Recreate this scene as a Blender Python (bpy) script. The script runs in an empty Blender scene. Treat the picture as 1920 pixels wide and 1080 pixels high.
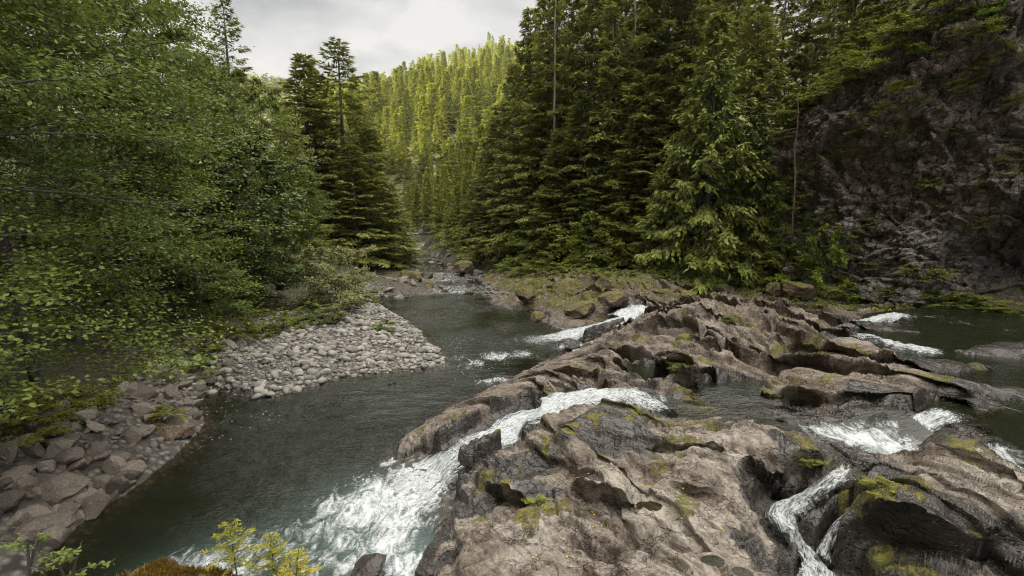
import bpy, math, random
import numpy as np
from math import radians as R, pi
from mathutils import Vector

SC = bpy.context.scene
COL = SC.collection
rng = np.random.default_rng(7)
random.seed(7)

# ------------------------------------------------------------------ camera
FPX, CAMZ, PITCH = 907.0, 7.0, R(8.2)
cd = bpy.data.cameras.new('camera')
cam = bpy.data.objects.new('camera', cd); COL.objects.link(cam)
cam.location = (0, 0, CAMZ); cam.rotation_euler = (R(90) - PITCH, 0, 0)
cd.sensor_width = 36; cd.lens = FPX / 1920 * 36; cd.clip_start = 0.1; cd.clip_end = 6000
SC.camera = cam

def ray(px, py):
    u = (px - 960) / FPX; v = (540 - py) / FPX
    return u, math.cos(PITCH) + v * math.sin(PITCH), -math.sin(PITCH) + v * math.cos(PITCH)
def P(px, py, z=0.0):
    """where the sight line of a photo point meets height z"""
    a, b, c = ray(px, py); t = (z - CAMZ) / c
    return np.array((a * t, b * t, z))
def PD(px, py, y):
    """the point of that sight line at distance y"""
    a, b, c = ray(px, py); t = y / b
    return np.array((a * t, y, CAMZ + c * t))
def proj(p):
    x, y, z = p[..., 0], p[..., 1], p[..., 2] - CAMZ
    d = y * math.cos(PITCH) - z * math.sin(PITCH)
    h = y * math.sin(PITCH) + z * math.cos(PITCH)
    return 960 + FPX * x / d, 540 - FPX * h / d, d

# ------------------------------------------------------------------ noise
def _hash(ix, iy, iz, s):
    h = (ix.astype(np.int64) * 374761393 + iy.astype(np.int64) * 668265263 + iz.astype(np.int64) * 2147483647 + s * 974711) & 0xFFFFFFFF
    h = ((h ^ (h >> 13)) * 1274126177) & 0xFFFFFFFF
    h = ((h ^ (h >> 16)) * 2246822519) & 0xFFFFFFFF
    return (h ^ (h >> 15)) & 0xFFFFFF
_GA = np.random.default_rng(99).random(4096) * 2 * pi
_GC = np.cos(_GA).astype(np.float32); _GS = np.sin(_GA).astype(np.float32)
def _noise2(x, y, s):
    ix = np.floor(x); iy = np.floor(y); fx = (x - ix).astype(np.float32); fy = (y - iy).astype(np.float32)
    hx = ix.astype(np.int32).astype(np.uint32) * np.uint32(374761393) + np.uint32(s * 974711 % 2**32); hy = iy.astype(np.int32).astype(np.uint32) * np.uint32(668265263)
    hx1 = hx + np.uint32(374761393); hy1 = hy + np.uint32(668265263)
    ux = fx * fx * fx * (fx * (fx * 6 - 15) + 10); uy = fy * fy * fy * (fy * (fy * 6 - 15) + 10)
    def g(p, q, dx, dy):
        h = p + q; h = (h ^ (h >> np.uint32(13))) * np.uint32(1274126177); h = (h ^ (h >> np.uint32(15))) & np.uint32(4095)
        return _GC[h] * dx + _GS[h] * dy
    a = g(hx, hy, fx, fy); b = g(hx1, hy, fx - 1, fy); c = g(hx, hy1, fx, fy - 1); d = g(hx1, hy1, fx - 1, fy - 1)
    a += (b - a) * ux; c += (d - c) * ux
    return 1.5 * (a + (c - a) * uy)
from concurrent.futures import ThreadPoolExecutor
_TP = ThreadPoolExecutor(4)
def noise2(x, y, s=0):
    x, y = np.broadcast_arrays(np.asarray(x, np.float64), np.asarray(y, np.float64)); sh = x.shape
    x = x.ravel(); y = y.ravel(); n = len(x)
    if n < 40000: return _noise2(x, y, s).reshape(sh).astype(float)
    k = [(i, min(n, i + 32768)) for i in range(0, n, 32768)]
    return np.concatenate(list(_TP.map(lambda q: _noise2(x[q[0]:q[1]], y[q[0]:q[1]], s), k))).reshape(sh).astype(float)
def noise3(x, y, z, s=0):
    x = np.asarray(x, float); y = np.asarray(y, float); z = np.asarray(z, float)
    ix = np.floor(x); iy = np.floor(y); iz = np.floor(z); fx = x - ix; fy = y - iy; fz = z - iz
    ux = fx * fx * (3 - 2 * fx); uy = fy * fy * (3 - 2 * fy); uz = fz * fz * (3 - 2 * fz)
    def v(a, b, c): return _hash(ix + a, iy + b, iz + c, s) / 0x1000000 * 2 - 1
    def lx(b, c):
        p = v(0, b, c); return p + (v(1, b, c) - p) * ux
    def ly(c):
        p = lx(0, c); return p + (lx(1, c) - p) * uy
    p = ly(0); return p + (ly(1) - p) * uz
def fbm2(x, y, o=4, s=0, g=0.5):
    r = 0; a = 1; f = 1
    for i in range(o):
        r = r + a * noise2(x * f, y * f, s + i * 17); a *= g; f *= 2.03
    return r
def ridge2(x, y, o=4, s=0, g=0.5):
    r = 0; a = 1; f = 1
    for i in range(o):
        r = r + a * (1 - 2 * np.abs(noise2(x * f, y * f, s + i * 17))); a *= g; f *= 2.07
    return r
def fbm3(x, y, z, o=4, s=0, g=0.5):
    r = 0; a = 1; f = 1
    for i in range(o):
        r = r + a * noise3(x * f, y * f, z * f, s + i * 17); a *= g; f *= 2.03
    return r
def _h01(ix, iy, iz, k):
    h = (ix * np.int64(73856093) ^ iy * np.int64(19349663) ^ iz * np.int64(83492791) ^ np.int64(k * 2654435761 % 2**31)) & 0xFFFFFFFF
    h = ((h ^ (h >> 15)) * 2246822519) & 0xFFFFFFFF; h = ((h ^ (h >> 13)) * 3266489917) & 0xFFFFFFFF
    return ((h ^ (h >> 16)) & 0xFFFFFF) / 0x1000000
def cells(x, y, z=None, s=0, tilt=0.6):
    """broken rock: every cell of a cellular pattern is a block of its own height and tilt; returns (offset -1..1, distance to the joint)"""
    sh = np.shape(x); x = np.ravel(x).astype(float); y = np.ravel(y).astype(float); flat = z is None; z = np.zeros_like(x) if flat else np.ravel(z).astype(float)
    out = np.empty_like(x); ed = np.empty_like(x)
    def part(q):
        X, Y, Z = x[q:q + 40000], y[q:q + 40000], z[q:q + 40000]
        ix, iy, iz = (np.floor(v).astype(np.int64) for v in (X, Y, Z)); f1 = np.full(X.shape, 9.0); f2 = f1.copy(); o = np.zeros(X.shape)
        for dx in (-1, 0, 1):
            for dy in (-1, 0, 1):
                for dz in ((0,) if flat else (-1, 0, 1)):
                    a, b, c = ix + dx, iy + dy, iz + dz
                    px = a + 0.1 + 0.8 * _h01(a, b, c, s + 1) - X; py = b + 0.1 + 0.8 * _h01(a, b, c, s + 2) - Y; pz = 0 if flat else c + 0.1 + 0.8 * _h01(a, b, c, s + 3) - Z
                    d = np.sqrt(px * px + py * py + pz * pz); m = d < f1
                    v = _h01(a, b, c, s + 4) * 2 - 1 + tilt * 2 * ((_h01(a, b, c, s + 5) - .5) * px + (_h01(a, b, c, s + 6) - .5) * py + (0 if flat else (_h01(a, b, c, s + 7) - .5) * pz))
                    f2 = np.where(m, f1, np.minimum(f2, d)); o = np.where(m, v, o); f1 = np.where(m, d, f1)
        out[q:q + 40000] = o; ed[q:q + 40000] = f2 - f1
    list(_TP.map(part, range(0, len(x), 40000)))
    return out.reshape(sh), ed.reshape(sh)
def sst(a, b, x):
    t = np.clip((x - a) / (b - a), 0, 1); return t * t * (3 - 2 * t)
def lerp(a, b, t): return a + (b - a) * t

# ------------------------------------------------------------------ geometry helpers
def seg_dist(X, Y, pts, closed=False):
    """distance to a polyline, parameter along it (in points) and side (+ left of travel)"""
    pts = np.asarray(pts, float); n = len(pts)
    best = np.full(X.shape, 1e9); par = np.zeros(X.shape); side = np.zeros(X.shape)
    for i in range(n if closed else n - 1):
        a = pts[i]; b = pts[(i + 1) % n]; d = b[:2] - a[:2]; L = d @ d + 1e-12
        t = np.clip(((X - a[0]) * d[0] + (Y - a[1]) * d[1]) / L, 0, 1)
        qx = X - a[0] - t * d[0]; qy = Y - a[1] - t * d[1]
        D = np.hypot(qx, qy); m = D < best
        best = np.where(m, D, best); par = np.where(m, i + t, par)
        side = np.where(m, np.sign(d[0] * (Y - a[1]) - d[1] * (X - a[0])), side)
    return best, par, side
def near_seg(X, Y, pts, rad, closed=False):
    """seg_dist evaluated only where it can matter; far points get a large distance"""
    q = np.asarray(pts, float)
    m = (X > q[:, 0].min() - rad) & (X < q[:, 0].max() + rad) & (Y > q[:, 1].min() - rad) & (Y < q[:, 1].max() + rad)
    D = np.full(X.shape, 1e3); T = np.zeros(X.shape); S = np.ones(X.shape)
    if m.any():
        d, t, s = seg_dist(X[m], Y[m], pts, closed); D[m] = d; T[m] = t; S[m] = s
    return D, T, S
def in_poly(X, Y, pts):
    r = np.zeros(X.shape, bool); n = len(pts)
    for i in range(n):
        x0, y0 = pts[i][:2]; x1, y1 = pts[(i + 1) % n][:2]
        if y0 == y1: continue
        c = ((y0 > Y) != (y1 > Y)) & (X < (x1 - x0) * (Y - y0) / (y1 - y0) + x0)
        r ^= c
    return r
def poly_sd(X, Y, pts, rad=None):
    if rad is not None:
        d, _, _ = near_seg(X, Y, pts, rad, True)
        return np.where(d < 900, np.where(in_poly(X, Y, pts), d, -d), -1e3)
    d, _, _ = seg_dist(X, Y, pts, True)
    return np.where(in_poly(X, Y, pts), d, -d)
def rbf_fit(pts, smooth=0.02):
    pts = np.asarray(pts, float); n = len(pts)
    D = np.hypot(pts[:, None, 0] - pts[None, :, 0], pts[:, None, 1] - pts[None, :, 1])
    A = np.zeros((n + 3, n + 3)); A[:n, :n] = -np.sqrt(D * D + 0.15) + smooth * np.eye(n)
    A[:n, n] = 1; A[:n, n + 1:] = pts[:, :2]; A[n:, :n] = A[:n, n:].T
    w = np.linalg.lstsq(A, np.concatenate([pts[:, 2], np.zeros(3)]), rcond=None)[0]
    def f(X, Y):
        sh = X.shape; X = X.ravel(); Y = Y.ravel(); out = np.empty(X.shape)
        P32 = pts.astype(np.float32); w32 = w.astype(np.float32)
        def part(k):
            x = X[k:k + 8192].astype(np.float32); y = Y[k:k + 8192].astype(np.float32)
            d = (x[:, None] - P32[None, :, 0]) ** 2; d += (y[:, None] - P32[None, :, 1]) ** 2; d += np.float32(0.15); np.sqrt(d, out=d)
            out[k:k + 8192] = -(d @ w32[:n]) + w32[n] + w32[n + 1] * x + w32[n + 2] * y
        list(_TP.map(part, range(0, len(X), 8192)))
        return out.reshape(sh)
    return f

def new_mesh(name, V, F, smooth=True, attrs=None):
    """V (n,3); F (m,k) array or list of such arrays"""
    Fs = F if isinstance(F, list) else [F]
    me = bpy.data.meshes.new(name)
    V = np.ascontiguousarray(V, np.float32)
    me.vertices.add(len(V)); me.vertices.foreach_set('co', V.ravel())
    idx = np.concatenate([f.ravel() for f in Fs]).astype(np.int32)
    tot = np.concatenate([np.full(len(f), f.shape[1], np.int32) for f in Fs])
    st = np.concatenate([[0], np.cumsum(tot)[:-1]]).astype(np.int32)
    me.loops.add(len(idx)); me.loops.foreach_set('vertex_index', idx)
    me.polygons.add(len(tot)); me.polygons.foreach_set('loop_start', st)
    try: me.polygons.foreach_set('loop_total', tot)
    except Exception: pass
    me.update(calc_edges=True)
    me.polygons.foreach_set('use_smooth', np.full(len(tot), bool(smooth)))
    for k, a in (attrs or {}).items():
        at = me.attributes.new(k, 'FLOAT', 'POINT'); at.data.foreach_set('value', np.ascontiguousarray(a, np.float32).ravel())
    return me
def grid_faces(nr, nc, keep=None):
    i = np.arange(nr * nc).reshape(nr, nc)
    F = np.stack([i[:-1, :-1], i[:-1, 1:], i[1:, 1:], i[1:, :-1]], -1).reshape(-1, 4)
    if keep is not None:
        k = keep; kk = k[:-1, :-1] | k[:-1, 1:] | k[1:, 1:] | k[1:, :-1]
        F = F[kk.ravel()]
    return F
def grid_mesh(name, X, Y, Z, keep=None, attrs=None, smooth=True):
    F = grid_faces(*X.shape, keep=keep)
    V = np.stack([X.ravel(), Y.ravel(), Z.ravel()], -1)
    used = np.zeros(len(V), bool); used[F.ravel()] = True
    m = np.cumsum(used) - 1
    return new_mesh(name, V[used], m[F], smooth, {k: a.ravel()[used] for k, a in (attrs or {}).items()})
def obj(name, me, mat=None, parent=None, label=None, cat=None, group=None, kind=None, loc=None):
    o = bpy.data.objects.new(name, me); COL.objects.link(o)
    if mat is not None and me is not None and not me.materials: me.materials.append(mat)
    if parent: o.parent = parent
    if loc is not None: o.location = loc
    tag(o, label, cat, group, kind)
    return o
def tag(o, label=None, cat=None, group=None, kind=None):
    if label: o['label'] = label
    if cat: o['category'] = cat
    if group: o['group'] = group
    if kind: o['kind'] = kind
def thing(name, loc, rz=0.0, sc=1.0, label=None, cat=None, group=None):
    o = bpy.data.objects.new(name, None); COL.objects.link(o)
    o.location = loc; o.rotation_euler = (0, 0, rz)
    o.scale = (sc, sc, sc) if np.isscalar(sc) else sc
    o.empty_display_size = 0.2
    tag(o, label, cat, group); return o
def copy_tree(src, loc, rz, sc, label, cat, group=None):
    r = src.copy(); COL.objects.link(r)
    r.location = loc; r.rotation_euler = (0, 0, rz); r.scale = (sc, sc, sc) if np.isscalar(sc) else sc
    for k in ('label', 'category', 'group'):
        if k in r: del r[k]
    tag(r, label, cat, group)
    for ch in list(src.children):
        c = ch.copy(); COL.objects.link(c); c.parent = r
    return r

# ------------------------------------------------------------------ shader helpers
class NT:
    def __init__(s, name):
        s.m = bpy.data.materials.new(name); s.m.use_nodes = True
        s.t = s.m.node_tree; s.t.nodes.clear()
        s.out = s.t.nodes.new('ShaderNodeOutputMaterial')
    def n(s, typ, **kw):
        nd = s.t.nodes.new('ShaderNode' + typ)
        for k, v in kw.items():
            if k.startswith('_'): setattr(nd, k[1:], v)
            else: s.set(nd, k, v)
        return nd
    def set(s, nd, k, v):
        sock = nd.inputs[int(k[1:])] if k[0] == 'i' and k[1:].isdigit() else nd.inputs[k.replace('__', ' ')]
        if isinstance(v, bpy.types.NodeSocket): s.t.links.new(v, sock)
        elif isinstance(v, bpy.types.Node): s.t.links.new(v.outputs[0], sock)
        elif isinstance(v, (tuple, list)) and len(v) == 3 and sock.type == 'RGBA': sock.default_value = (*v, 1)
        else: sock.default_value = v
    def math(s, op, a, b=0.0, c=None, clamp=False):
        nd = s.t.nodes.new('ShaderNodeMath'); nd.operation = op; nd.use_clamp = clamp
        s.set(nd, 'i0', a); s.set(nd, 'i1', b)
        if c is not None: s.set(nd, 'i2', c)
        return nd.outputs[0]
    def mix(s, f, a, b, blend='MIX'):
        nd = s.t.nodes.new('ShaderNodeMix'); nd.data_type = 'RGBA'; nd.blend_type = blend
        s.set(nd, 'i0', f); s.set(nd, 'i6', a); s.set(nd, 'i7', b)
        return nd.outputs[2]
    def rng(s, v, a, b, c=0.0, d=1.0, smooth=True):
        nd = s.t.nodes.new('ShaderNodeMapRange'); nd.interpolation_type = 'SMOOTHSTEP' if smooth else 'LINEAR'
        s.set(nd, 'i0', v)
        for i, q in enumerate((a, b, c, d)): nd.inputs[1 + i].default_value = q
        return nd.outputs[0]
    def ramp(s, v, stops):
        nd = s.t.nodes.new('ShaderNodeValToRGB'); e = nd.color_ramp.elements
        while len(e) < len(stops): e.new(0.5)
        for el, (p, c) in zip(e, stops): el.position = p; el.color = (*c, 1)
        s.set(nd, 'i0', v); return nd.outputs[0]
    def noise(s, vec, scale, detail=4, rough=0.55, dist=0.0):
        nd = s.n('TexNoise', Scale=scale, Detail=detail, Roughness=rough, Distortion=dist)
        if vec is not None: s.set(nd, 'Vector', vec)
        return nd.outputs[0]
    def vor(s, vec, scale, feature='F1'):
        nd = s.t.nodes.new('ShaderNodeTexVoronoi'); nd.feature = feature
        nd.inputs['Scale'].default_value = scale; s.set(nd, 'Vector', vec); return nd
    def attr(s, name):
        nd = s.t.nodes.new('ShaderNodeAttribute'); nd.attribute_name = name; return nd.outputs['Fac']
    def mapping(s, vec, rot=(0, 0, 0), scale=(1, 1, 1)):
        nd = s.t.nodes.new('ShaderNodeMapping'); s.set(nd, 'i0', vec)
        nd.inputs['Rotation'].default_value = rot; nd.inputs['Scale'].default_value = scale
        return nd.outputs[0]
    def coord(s, which='Object'):
        return s.t.nodes.new('ShaderNodeTexCoord').outputs[which]
    def pos(s): return s.t.nodes.new('ShaderNodeNewGeometry').outputs['Position']
    def bump(s, h, strength=0.5, dist=0.1, normal=None):
        nd = s.n('Bump', Height=h, Strength=strength, Distance=dist)
        if normal is not None: s.set(nd, 'Normal', normal)
        return nd.outputs[0]
    def done(s, shader, vol=None):
        s.t.links.new(shader.outputs[0] if isinstance(shader, bpy.types.Node) else shader, s.out.inputs[0]); return s.m
FINE = True
SKY_TOP = 3.2
EXPO = 1.5
HAZE = 0.0001
# ------------------------------------------------------------------ terrain heights
def PP(l): return np.array([P(*a) for a in l])
# right bank foot line (forest edge) and cliff foot, from upstream to downstream
BANK = np.array([(-62, 235), (-44, 165), (-34, 125), (-24, 104), (-14, 84), (-6, 66), (0.5, 54), (5, 47), (10.5, 40.5), (17.6, 36.5), (21.5, 31.2), (24, 27.6), (28, 23.6), (34, 17), (44, 6)], float)
RIVER = np.array([(-3, 20), (-5.5, 38), (-5.9, 47), (-7.6, 56), (-13, 74), (-20, 100), (-27, 125), (-41, 165), (-60, 235)], float)   # centre line
def wz(Y):   # level of the lower river
    return 0.02 + 0.22 * sst(44.5, 49, Y) + 0.25 * sst(52, 60, Y) + 1.3 * sst(103, 105, Y) + 1.2 * sst(112, 150, Y)

POOL = PP([(20, 1120), (150, 985), (270, 905), (300, 880), (355, 830), (385, 795), (365, 748), (395, 732), (470, 745), (520, 745), (575, 728), (640, 708), (745, 697),
           (838, 688), (822, 660), (775, 618), (735, 588), (700, 572), (690, 560), (740, 553), (880, 551), (930, 560), (985, 577), (1000, 592), (1035, 612), (1120, 640),
           (1040, 670), (985, 697), (930, 724), (872, 756), (802, 792), (738, 842), (770, 885), (835, 950), (815, 1000), (790, 1075), (700, 1200)])[:, :2]
GPTS = [P(*a) for a in [
    (600, 650, .55), (520, 650, .65), (700, 640, .5), (640, 600, .85), (760, 640, .3), (500, 600, 1.05), (420, 625, 1.2), (350, 660, 1.4), (300, 705, 1.25), (385, 695, .85), (450, 712, .4),
    (200, 765, 1.5), (100, 805, 2.0), (150, 880, 1.1), (60, 905, 1.5), (50, 985, 1.1), (0, 1010, 1.2), (0, 900, 1.9), (250, 840, .9), (690, 585, .7), (660, 560, .9), (600, 690, .3), (700, 690, .12), (500, 722, .18),
    (640, 540, 1.2), (750, 548, .35), (700, 530, 1.2), (740, 515, 1.3), (790, 540, .4), (560, 560, 1.3)]]
GPTS += [np.array(a, float) for a in [(-14, 14, 3.2), (-18, 14, 5.5), (-30, 16, 14), (-15, 22, 2.2), (-22, 24, 4.5), (-32, 24, 11), (-18, 32, 1.9), (-24, 34, 3.6), (-36, 36, 10), (-19, 42, 1.9), (-26, 46, 4), (-40, 52, 12), (-14, 8, 2.6), (-20, 5, 6), (-30, 2, 14), (-9, 6.5, 1.2), (-11, 3, 3), (-14, 54, 1.5), (-20, 58, 3)]]
gfit = rbf_fit(GPTS, 0.05)
def bank_sd(X, Y):
    d, t, s = seg_dist(X, Y, BANK)
    return np.where(s > 0, d, -d)          # + on the forest side
def ground_h(X, Y, detail=True):
    X = np.asarray(X, float); Y = np.asarray(Y, float)
    sd = poly_sd(X, Y, POOL)
    g = gfit(X, Y)
    near = np.where(sd < 0, np.minimum(np.maximum(g, 0.05), 0.04 + np.abs(sd) * 0.55), -np.minimum(1.3, sd * 0.45) - 0.03)
    dr, tr, sr = seg_dist(X, Y, RIVER)
    w = wz(Y)
    hw = 2.3 + 1.2 * noise2(Y * 0.13, Y * 0 + 3.3, 5)
    lf = w + 0.1 + np.minimum(np.maximum(dr - hw, -1.6) * 0.35, 0.5 + 0.03 * dr) + 0.33 * np.maximum(dr - hw - 5, 0)
    b = bank_sd(X, Y)
    left = lerp(near, lf, sst(45, 52, Y))
    right = -1.6 + 3.6 * sst(-3.2, -0.2, b) + 0.42 * np.maximum(b, 0) + 0.1 * np.maximum(b - 12, 0)
    rr = np.minimum(right, lf + (0.6 + np.maximum(b, 0) * 0.4) * sst(hw - 0.5, hw + 2.5, dr))
    right = lerp(right, rr, sst(48, 58, Y))
    wr = np.where(Y < 45, sst(-1.0, 1.5, X - np.interp(Y, [5, 15, 30, 45], [0.5, 1.5, 5, -1.0])), sst(-0.5, 0.5, X - np.interp(Y, RIVER[:, 1], RIVER[:, 0])))
    h = lerp(left, right, wr)
    h = np.minimum(h, 60)
    if detail:
        a = 0.10 + 0.25 * sst(0.6, 6, h)
        h = h + a * fbm2(X * 0.6, Y * 0.6, 4, 11) * sst(-0.6, 0.4, h) + 0.05 * fbm2(X * 2.5, Y * 2.5, 3, 12)
    return h

# ---- bedrock shelf
BP = [P(*a) for a in [
    (745, 848, .12), (790, 815, .75), (850, 783, 1.0), (920, 748, 1.15), (1000, 710, 1.25), (1090, 683, 1.45), (1180, 653, 1.8),
    (735, 838, -.1), (800, 787, 0), (870, 752, 0), (930, 722, 0), (985, 696, 0), (1045, 667, 0), (1095, 653, .15),
    (690, 850, -1), (760, 770, -1), (860, 715, -1), (960, 680, -1), (1000, 652, -1), (900, 620, -1), (1000, 605, -.7), (850, 650, -1), (600, 950, -1), (650, 1050, -1), (500, 1000, -1.2), (700, 900, -1),
    (985, 583, 0), (1030, 606, .1), (1000, 560, .7), (1060, 532, 1.9), (1130, 582, 1.1), (1120, 545, 2.0), (1180, 560, 1.9), (1200, 527, 2.3), (945, 548, .5), (900, 545, -.3), (930, 560, -.2), (970, 535, 1.3),
    (1200, 600, 2.0), (1260, 580, 2.7), (1330, 563, 3.15), (1420, 585, 3.0), (1480, 600, 2.5), (1300, 610, 2.6), (1380, 620, 2.6),
    (1560, 614, 2.3), (1640, 618, 2.15), (1750, 600, 1.6), (1850, 620, 1.6), (1750, 660, 1.6),
    (1150, 690, 1.7), (1250, 650, 2.2), (1250, 690, 1.95), (1350, 645, 2.4), (1350, 692, 2.1), (1450, 640, 2.45), (1450, 690, 2.15), (1550, 650, 2.4), (1550, 700, 2.1), (1640, 665, 2.35), (1650, 712, 2.15), (1720, 690, 2.1), (1750, 690, 1.95), (1850, 700, 1.8), (1850, 722, 1.85),
    (1850, 742, 1.85), (1700, 745, 2.1), (1600, 735, 2.0), (1500, 742, 1.85), (1250, 720, 1.8),
    (1200, 745, 1.45), (1300, 775, 1.45), (1400, 785, 1.45), (1500, 797, 1.48),
    (1060, 790, 1.75), (1110, 775, 2.0), (1180, 785, 1.9), (1150, 830, 1.6), (1250, 800, 1.75), (1300, 800, 1.85), (1400, 815, 1.95), (1500, 842, 1.95), (1560, 858, 1.75),
    (1000, 850, 1.3), (940, 890, 1.05), (1020, 890, 1.05), (880, 925, .6),
    (1620, 825, 1.48), (1600, 768, 1.9), (1700, 768, 1.98), (1780, 806, 2.3), (1830, 838, 2.3), (1740, 838, 1.9), (1860, 800, 2.0), (1900, 780, 1.7), (1900, 840, 1.8),
    (1480, 875, 1.6), (1400, 850, 1.8), (1570, 895, 1.6), (1460, 930, 1.2),
    (1250, 860, 1.65), (1300, 880, 1.75), (1380, 905, 1.6), (1200, 900, 1.5), (1100, 905, 1.55), (1050, 925, 1.2), (950, 930, .95), (850, 950, .35), (830, 985, .1), (800, 1020, 0.0),
    (1000, 955, 1.1), (900, 1000, .8), (1000, 1020, 1.0), (870, 1060, .55), (1000, 1070, 1.05), (1150, 980, 1.3), (1150, 1060, 1.3), (1300, 950, 1.45), (1300, 1050, 1.35), (1400, 980, 1.25), (1420, 1060, 1.05),
    (1480, 965, 1.0), (1540, 1060, .55), (1620, 930, 1.75), (1700, 905, 2.05), (1800, 900, 2.05), (1900, 915, 2.0), (1650, 1000, 1.45), (1750, 1000, 1.8), (1880, 1000, 1.7), (1700, 1070, 1.2), (1880, 1070, 1.4), (1590, 1010, 1.2)]]
BP += [np.array(a, float) for a in [(9, 27.5, 1.7), (12, 28, 1.6), (8, 33, 1.7), (13, 33, 1.5), (17, 29.5, 1.5), (3, 42, 1.8), (-1, 50, 1.2), (5, 38, 1.8), (30, 18, 1.5), (24, 23, 1.6), (27, 12, 1.7), (20, 10, 1.8), (14, 5, 1.5), (8, 4.5, 1.2), (2, 5, .8), (-1.5, 7, .3), (-4, 7, -1), (-8, 5, -1.4), (-12, 8, -1.4), (-3, 30, -1), (-6, 40, -1)]]
bfit = rbf_fit(BP, 0.12)

# cascades: centre line points (px, py, water level, half width m, foam 0..1)
CASC = {
 'A1': [(1206, 572, 1.76, .8, .7), (1195, 581, 1.62, 1.1, 1), (1165, 597, 1.3, 1.35, 1), (1125, 613, .75, 1.5, 1), (1080, 625, .3, 1.6, .95), (1030, 634, .06, 1.0, .75), (985, 637, -.1, .7, .3)],
 'A2': [(1150, 607, 1.05, .6, 1), (1135, 624, .6, .9, 1), (1112, 642, .15, 1.0, .95), (1085, 655, -.06, .8, .6)],
 'B': [(1262, 778, 1.62, .25, .5), (1228, 762, 1.63, .4, .8), (1180, 740, 1.63, .75, .75), (1125, 741, 1.58, .75, 1), (1060, 752, 1.47, .9, 1), (1015, 768, 1.3, .95, 1), (985, 790, .82, .9, 1), (945, 814, .70, .9, .95), (890, 834, .60, .65, .75), (850, 858, .48, .65, .8), (815, 890, .10, 1.0, 1), (770, 915, .02, 1.3, 1), (725, 940, -.14, 1.5, .9)],
 'B2': [(985, 805, .72, .55, 1), (955, 845, .5, .55, .9), (925, 878, .3, .5, .85), (870, 898, .08, .5, .9), (820, 915, -.08, .6, .8)],
 'C1': [(1790, 772, 2.06, .55, .5), (1752, 782, 2.0, .42, .9), (1712, 796, 1.8, .45, 1), (1690, 820, 1.62, .6, 1), (1660, 833, 1.52, .7, .9)],
 'C2': [(1640, 778, 2.0, .5, .5), (1650, 792, 1.85, .6, .9), (1655, 812, 1.62, .7, 1), (1650, 825, 1.52, .7, .9)],
 'D': [(1600, 872, 1.8, .25, .3), (1575, 893, 1.72, .20, .8), (1535, 918, 1.45, .21, .9), (1490, 945, 1.1, .30, 1), (1462, 962, 1.0, .36, 1), (1478, 985, .92, .22, .9), (1500, 1010, .72, .15, .9), (1518, 1045, .52, .17, 1), (1540, 1085, .4, .5, 1), (1555, 1130, .35, .6, .9)],
 'D2': [(1610, 960, 1.2, .1, .3), (1585, 975, 1.05, .12, .8), (1560, 1000, .85, .12, .8), (1545, 1030, .65, .13, .9), (1538, 1060, .5, .2, .9)],
 'E': [(1880, 832, 2.02, .4, .5), (1872, 850, 1.9, .5, .9), (1895, 872, 1.72, .55, .9), (1930, 892, 1.6, .6, .8), (1990, 905, 1.58, .6, .6)],
 'F1': [(1700, 590, 2.3, .5, .7), (1665, 593, 2.27, .6, 1), (1630, 603, 2.05, .5, 1), (1600, 609, 1.95, .5, .5)],
 'F2': [(1590, 625, 2.3, .25, .4), (1640, 634, 2.26, .35, .7), (1690, 648, 2.2, .4, .9), (1735, 657, 2.14, .45, .9), (1775, 662, 2.12, .4, .5)],
}
CW = {k: np.array([np.r_[P(a, b, c), w, f] for a, b, c, w, f in v]) for k, v in CASC.items()}
# quiet upper water: outline (px,py) at a level, then the level field
UPTS = [P(*a) for a in [(1760, 580, 2.14), (1920, 590, 2.16), (1900, 700, 2.13), (1900, 790, 2.1), (1760, 640, 2.13), (1700, 655, 2.12), (1800, 770, 2.08), (1700, 775, 2.03), (1640, 830, 1.6), (1700, 835, 1.6), (1560, 810, 1.6), (1500, 797, 1.58), (1300, 775, 1.57), (1200, 745, 1.57), (2000, 800, 2.1), (1420, 730, 1.85), (1340, 728, 1.85), (1210, 695, 1.62), (1240, 700, 1.62)]]
ufit = rbf_fit(UPTS, 0.02)
UPOLY = [PP([(1640, 588, 2.15), (1700, 582, 2.15), (1800, 575, 2.15), (1950, 590, 2.15), (2150, 640, 2.15), (2250, 800, 2.1), (2000, 830, 2.1), (1880, 838, 2.1), (1850, 800, 2.1), (1800, 782, 2.1), (1760, 765, 2.1), (1790, 748, 2.12), (1740, 722, 2.12), (1690, 690, 2.12), (1690, 668, 2.12), (1600, 622, 2.15)])[:, :2],
         PP([(1170, 738, 1.58), (1210, 745, 1.58), (1300, 773, 1.58), (1400, 786, 1.58), (1500, 791, 1.58), (1545, 795, 1.6), (1640, 790, 1.62), (1720, 830, 1.6), (1725, 852, 1.6), (1650, 850, 1.6), (1560, 825, 1.6), (1480, 812, 1.58), (1380, 802, 1.58), (1270, 792, 1.58), (1200, 765, 1.58)])[:, :2],
         PP([(1305, 728, 1.85), (1340, 715, 1.85), (1420, 715, 1.85), (1442, 735, 1.85), (1430, 756, 1.85), (1380, 757, 1.85)])[:, :2],
         PP([(1180, 690, 1.62), (1230, 684, 1.62), (1250, 694, 1.62), (1220, 712, 1.62), (1190, 712, 1.62)])[:, :2]]
PUDDLES = [(1215, 949, 1.38, .17, .09), (1335, 1052, 1.22, .13, .08), (1395, 1075, 1.05, .12, .1)]
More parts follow.
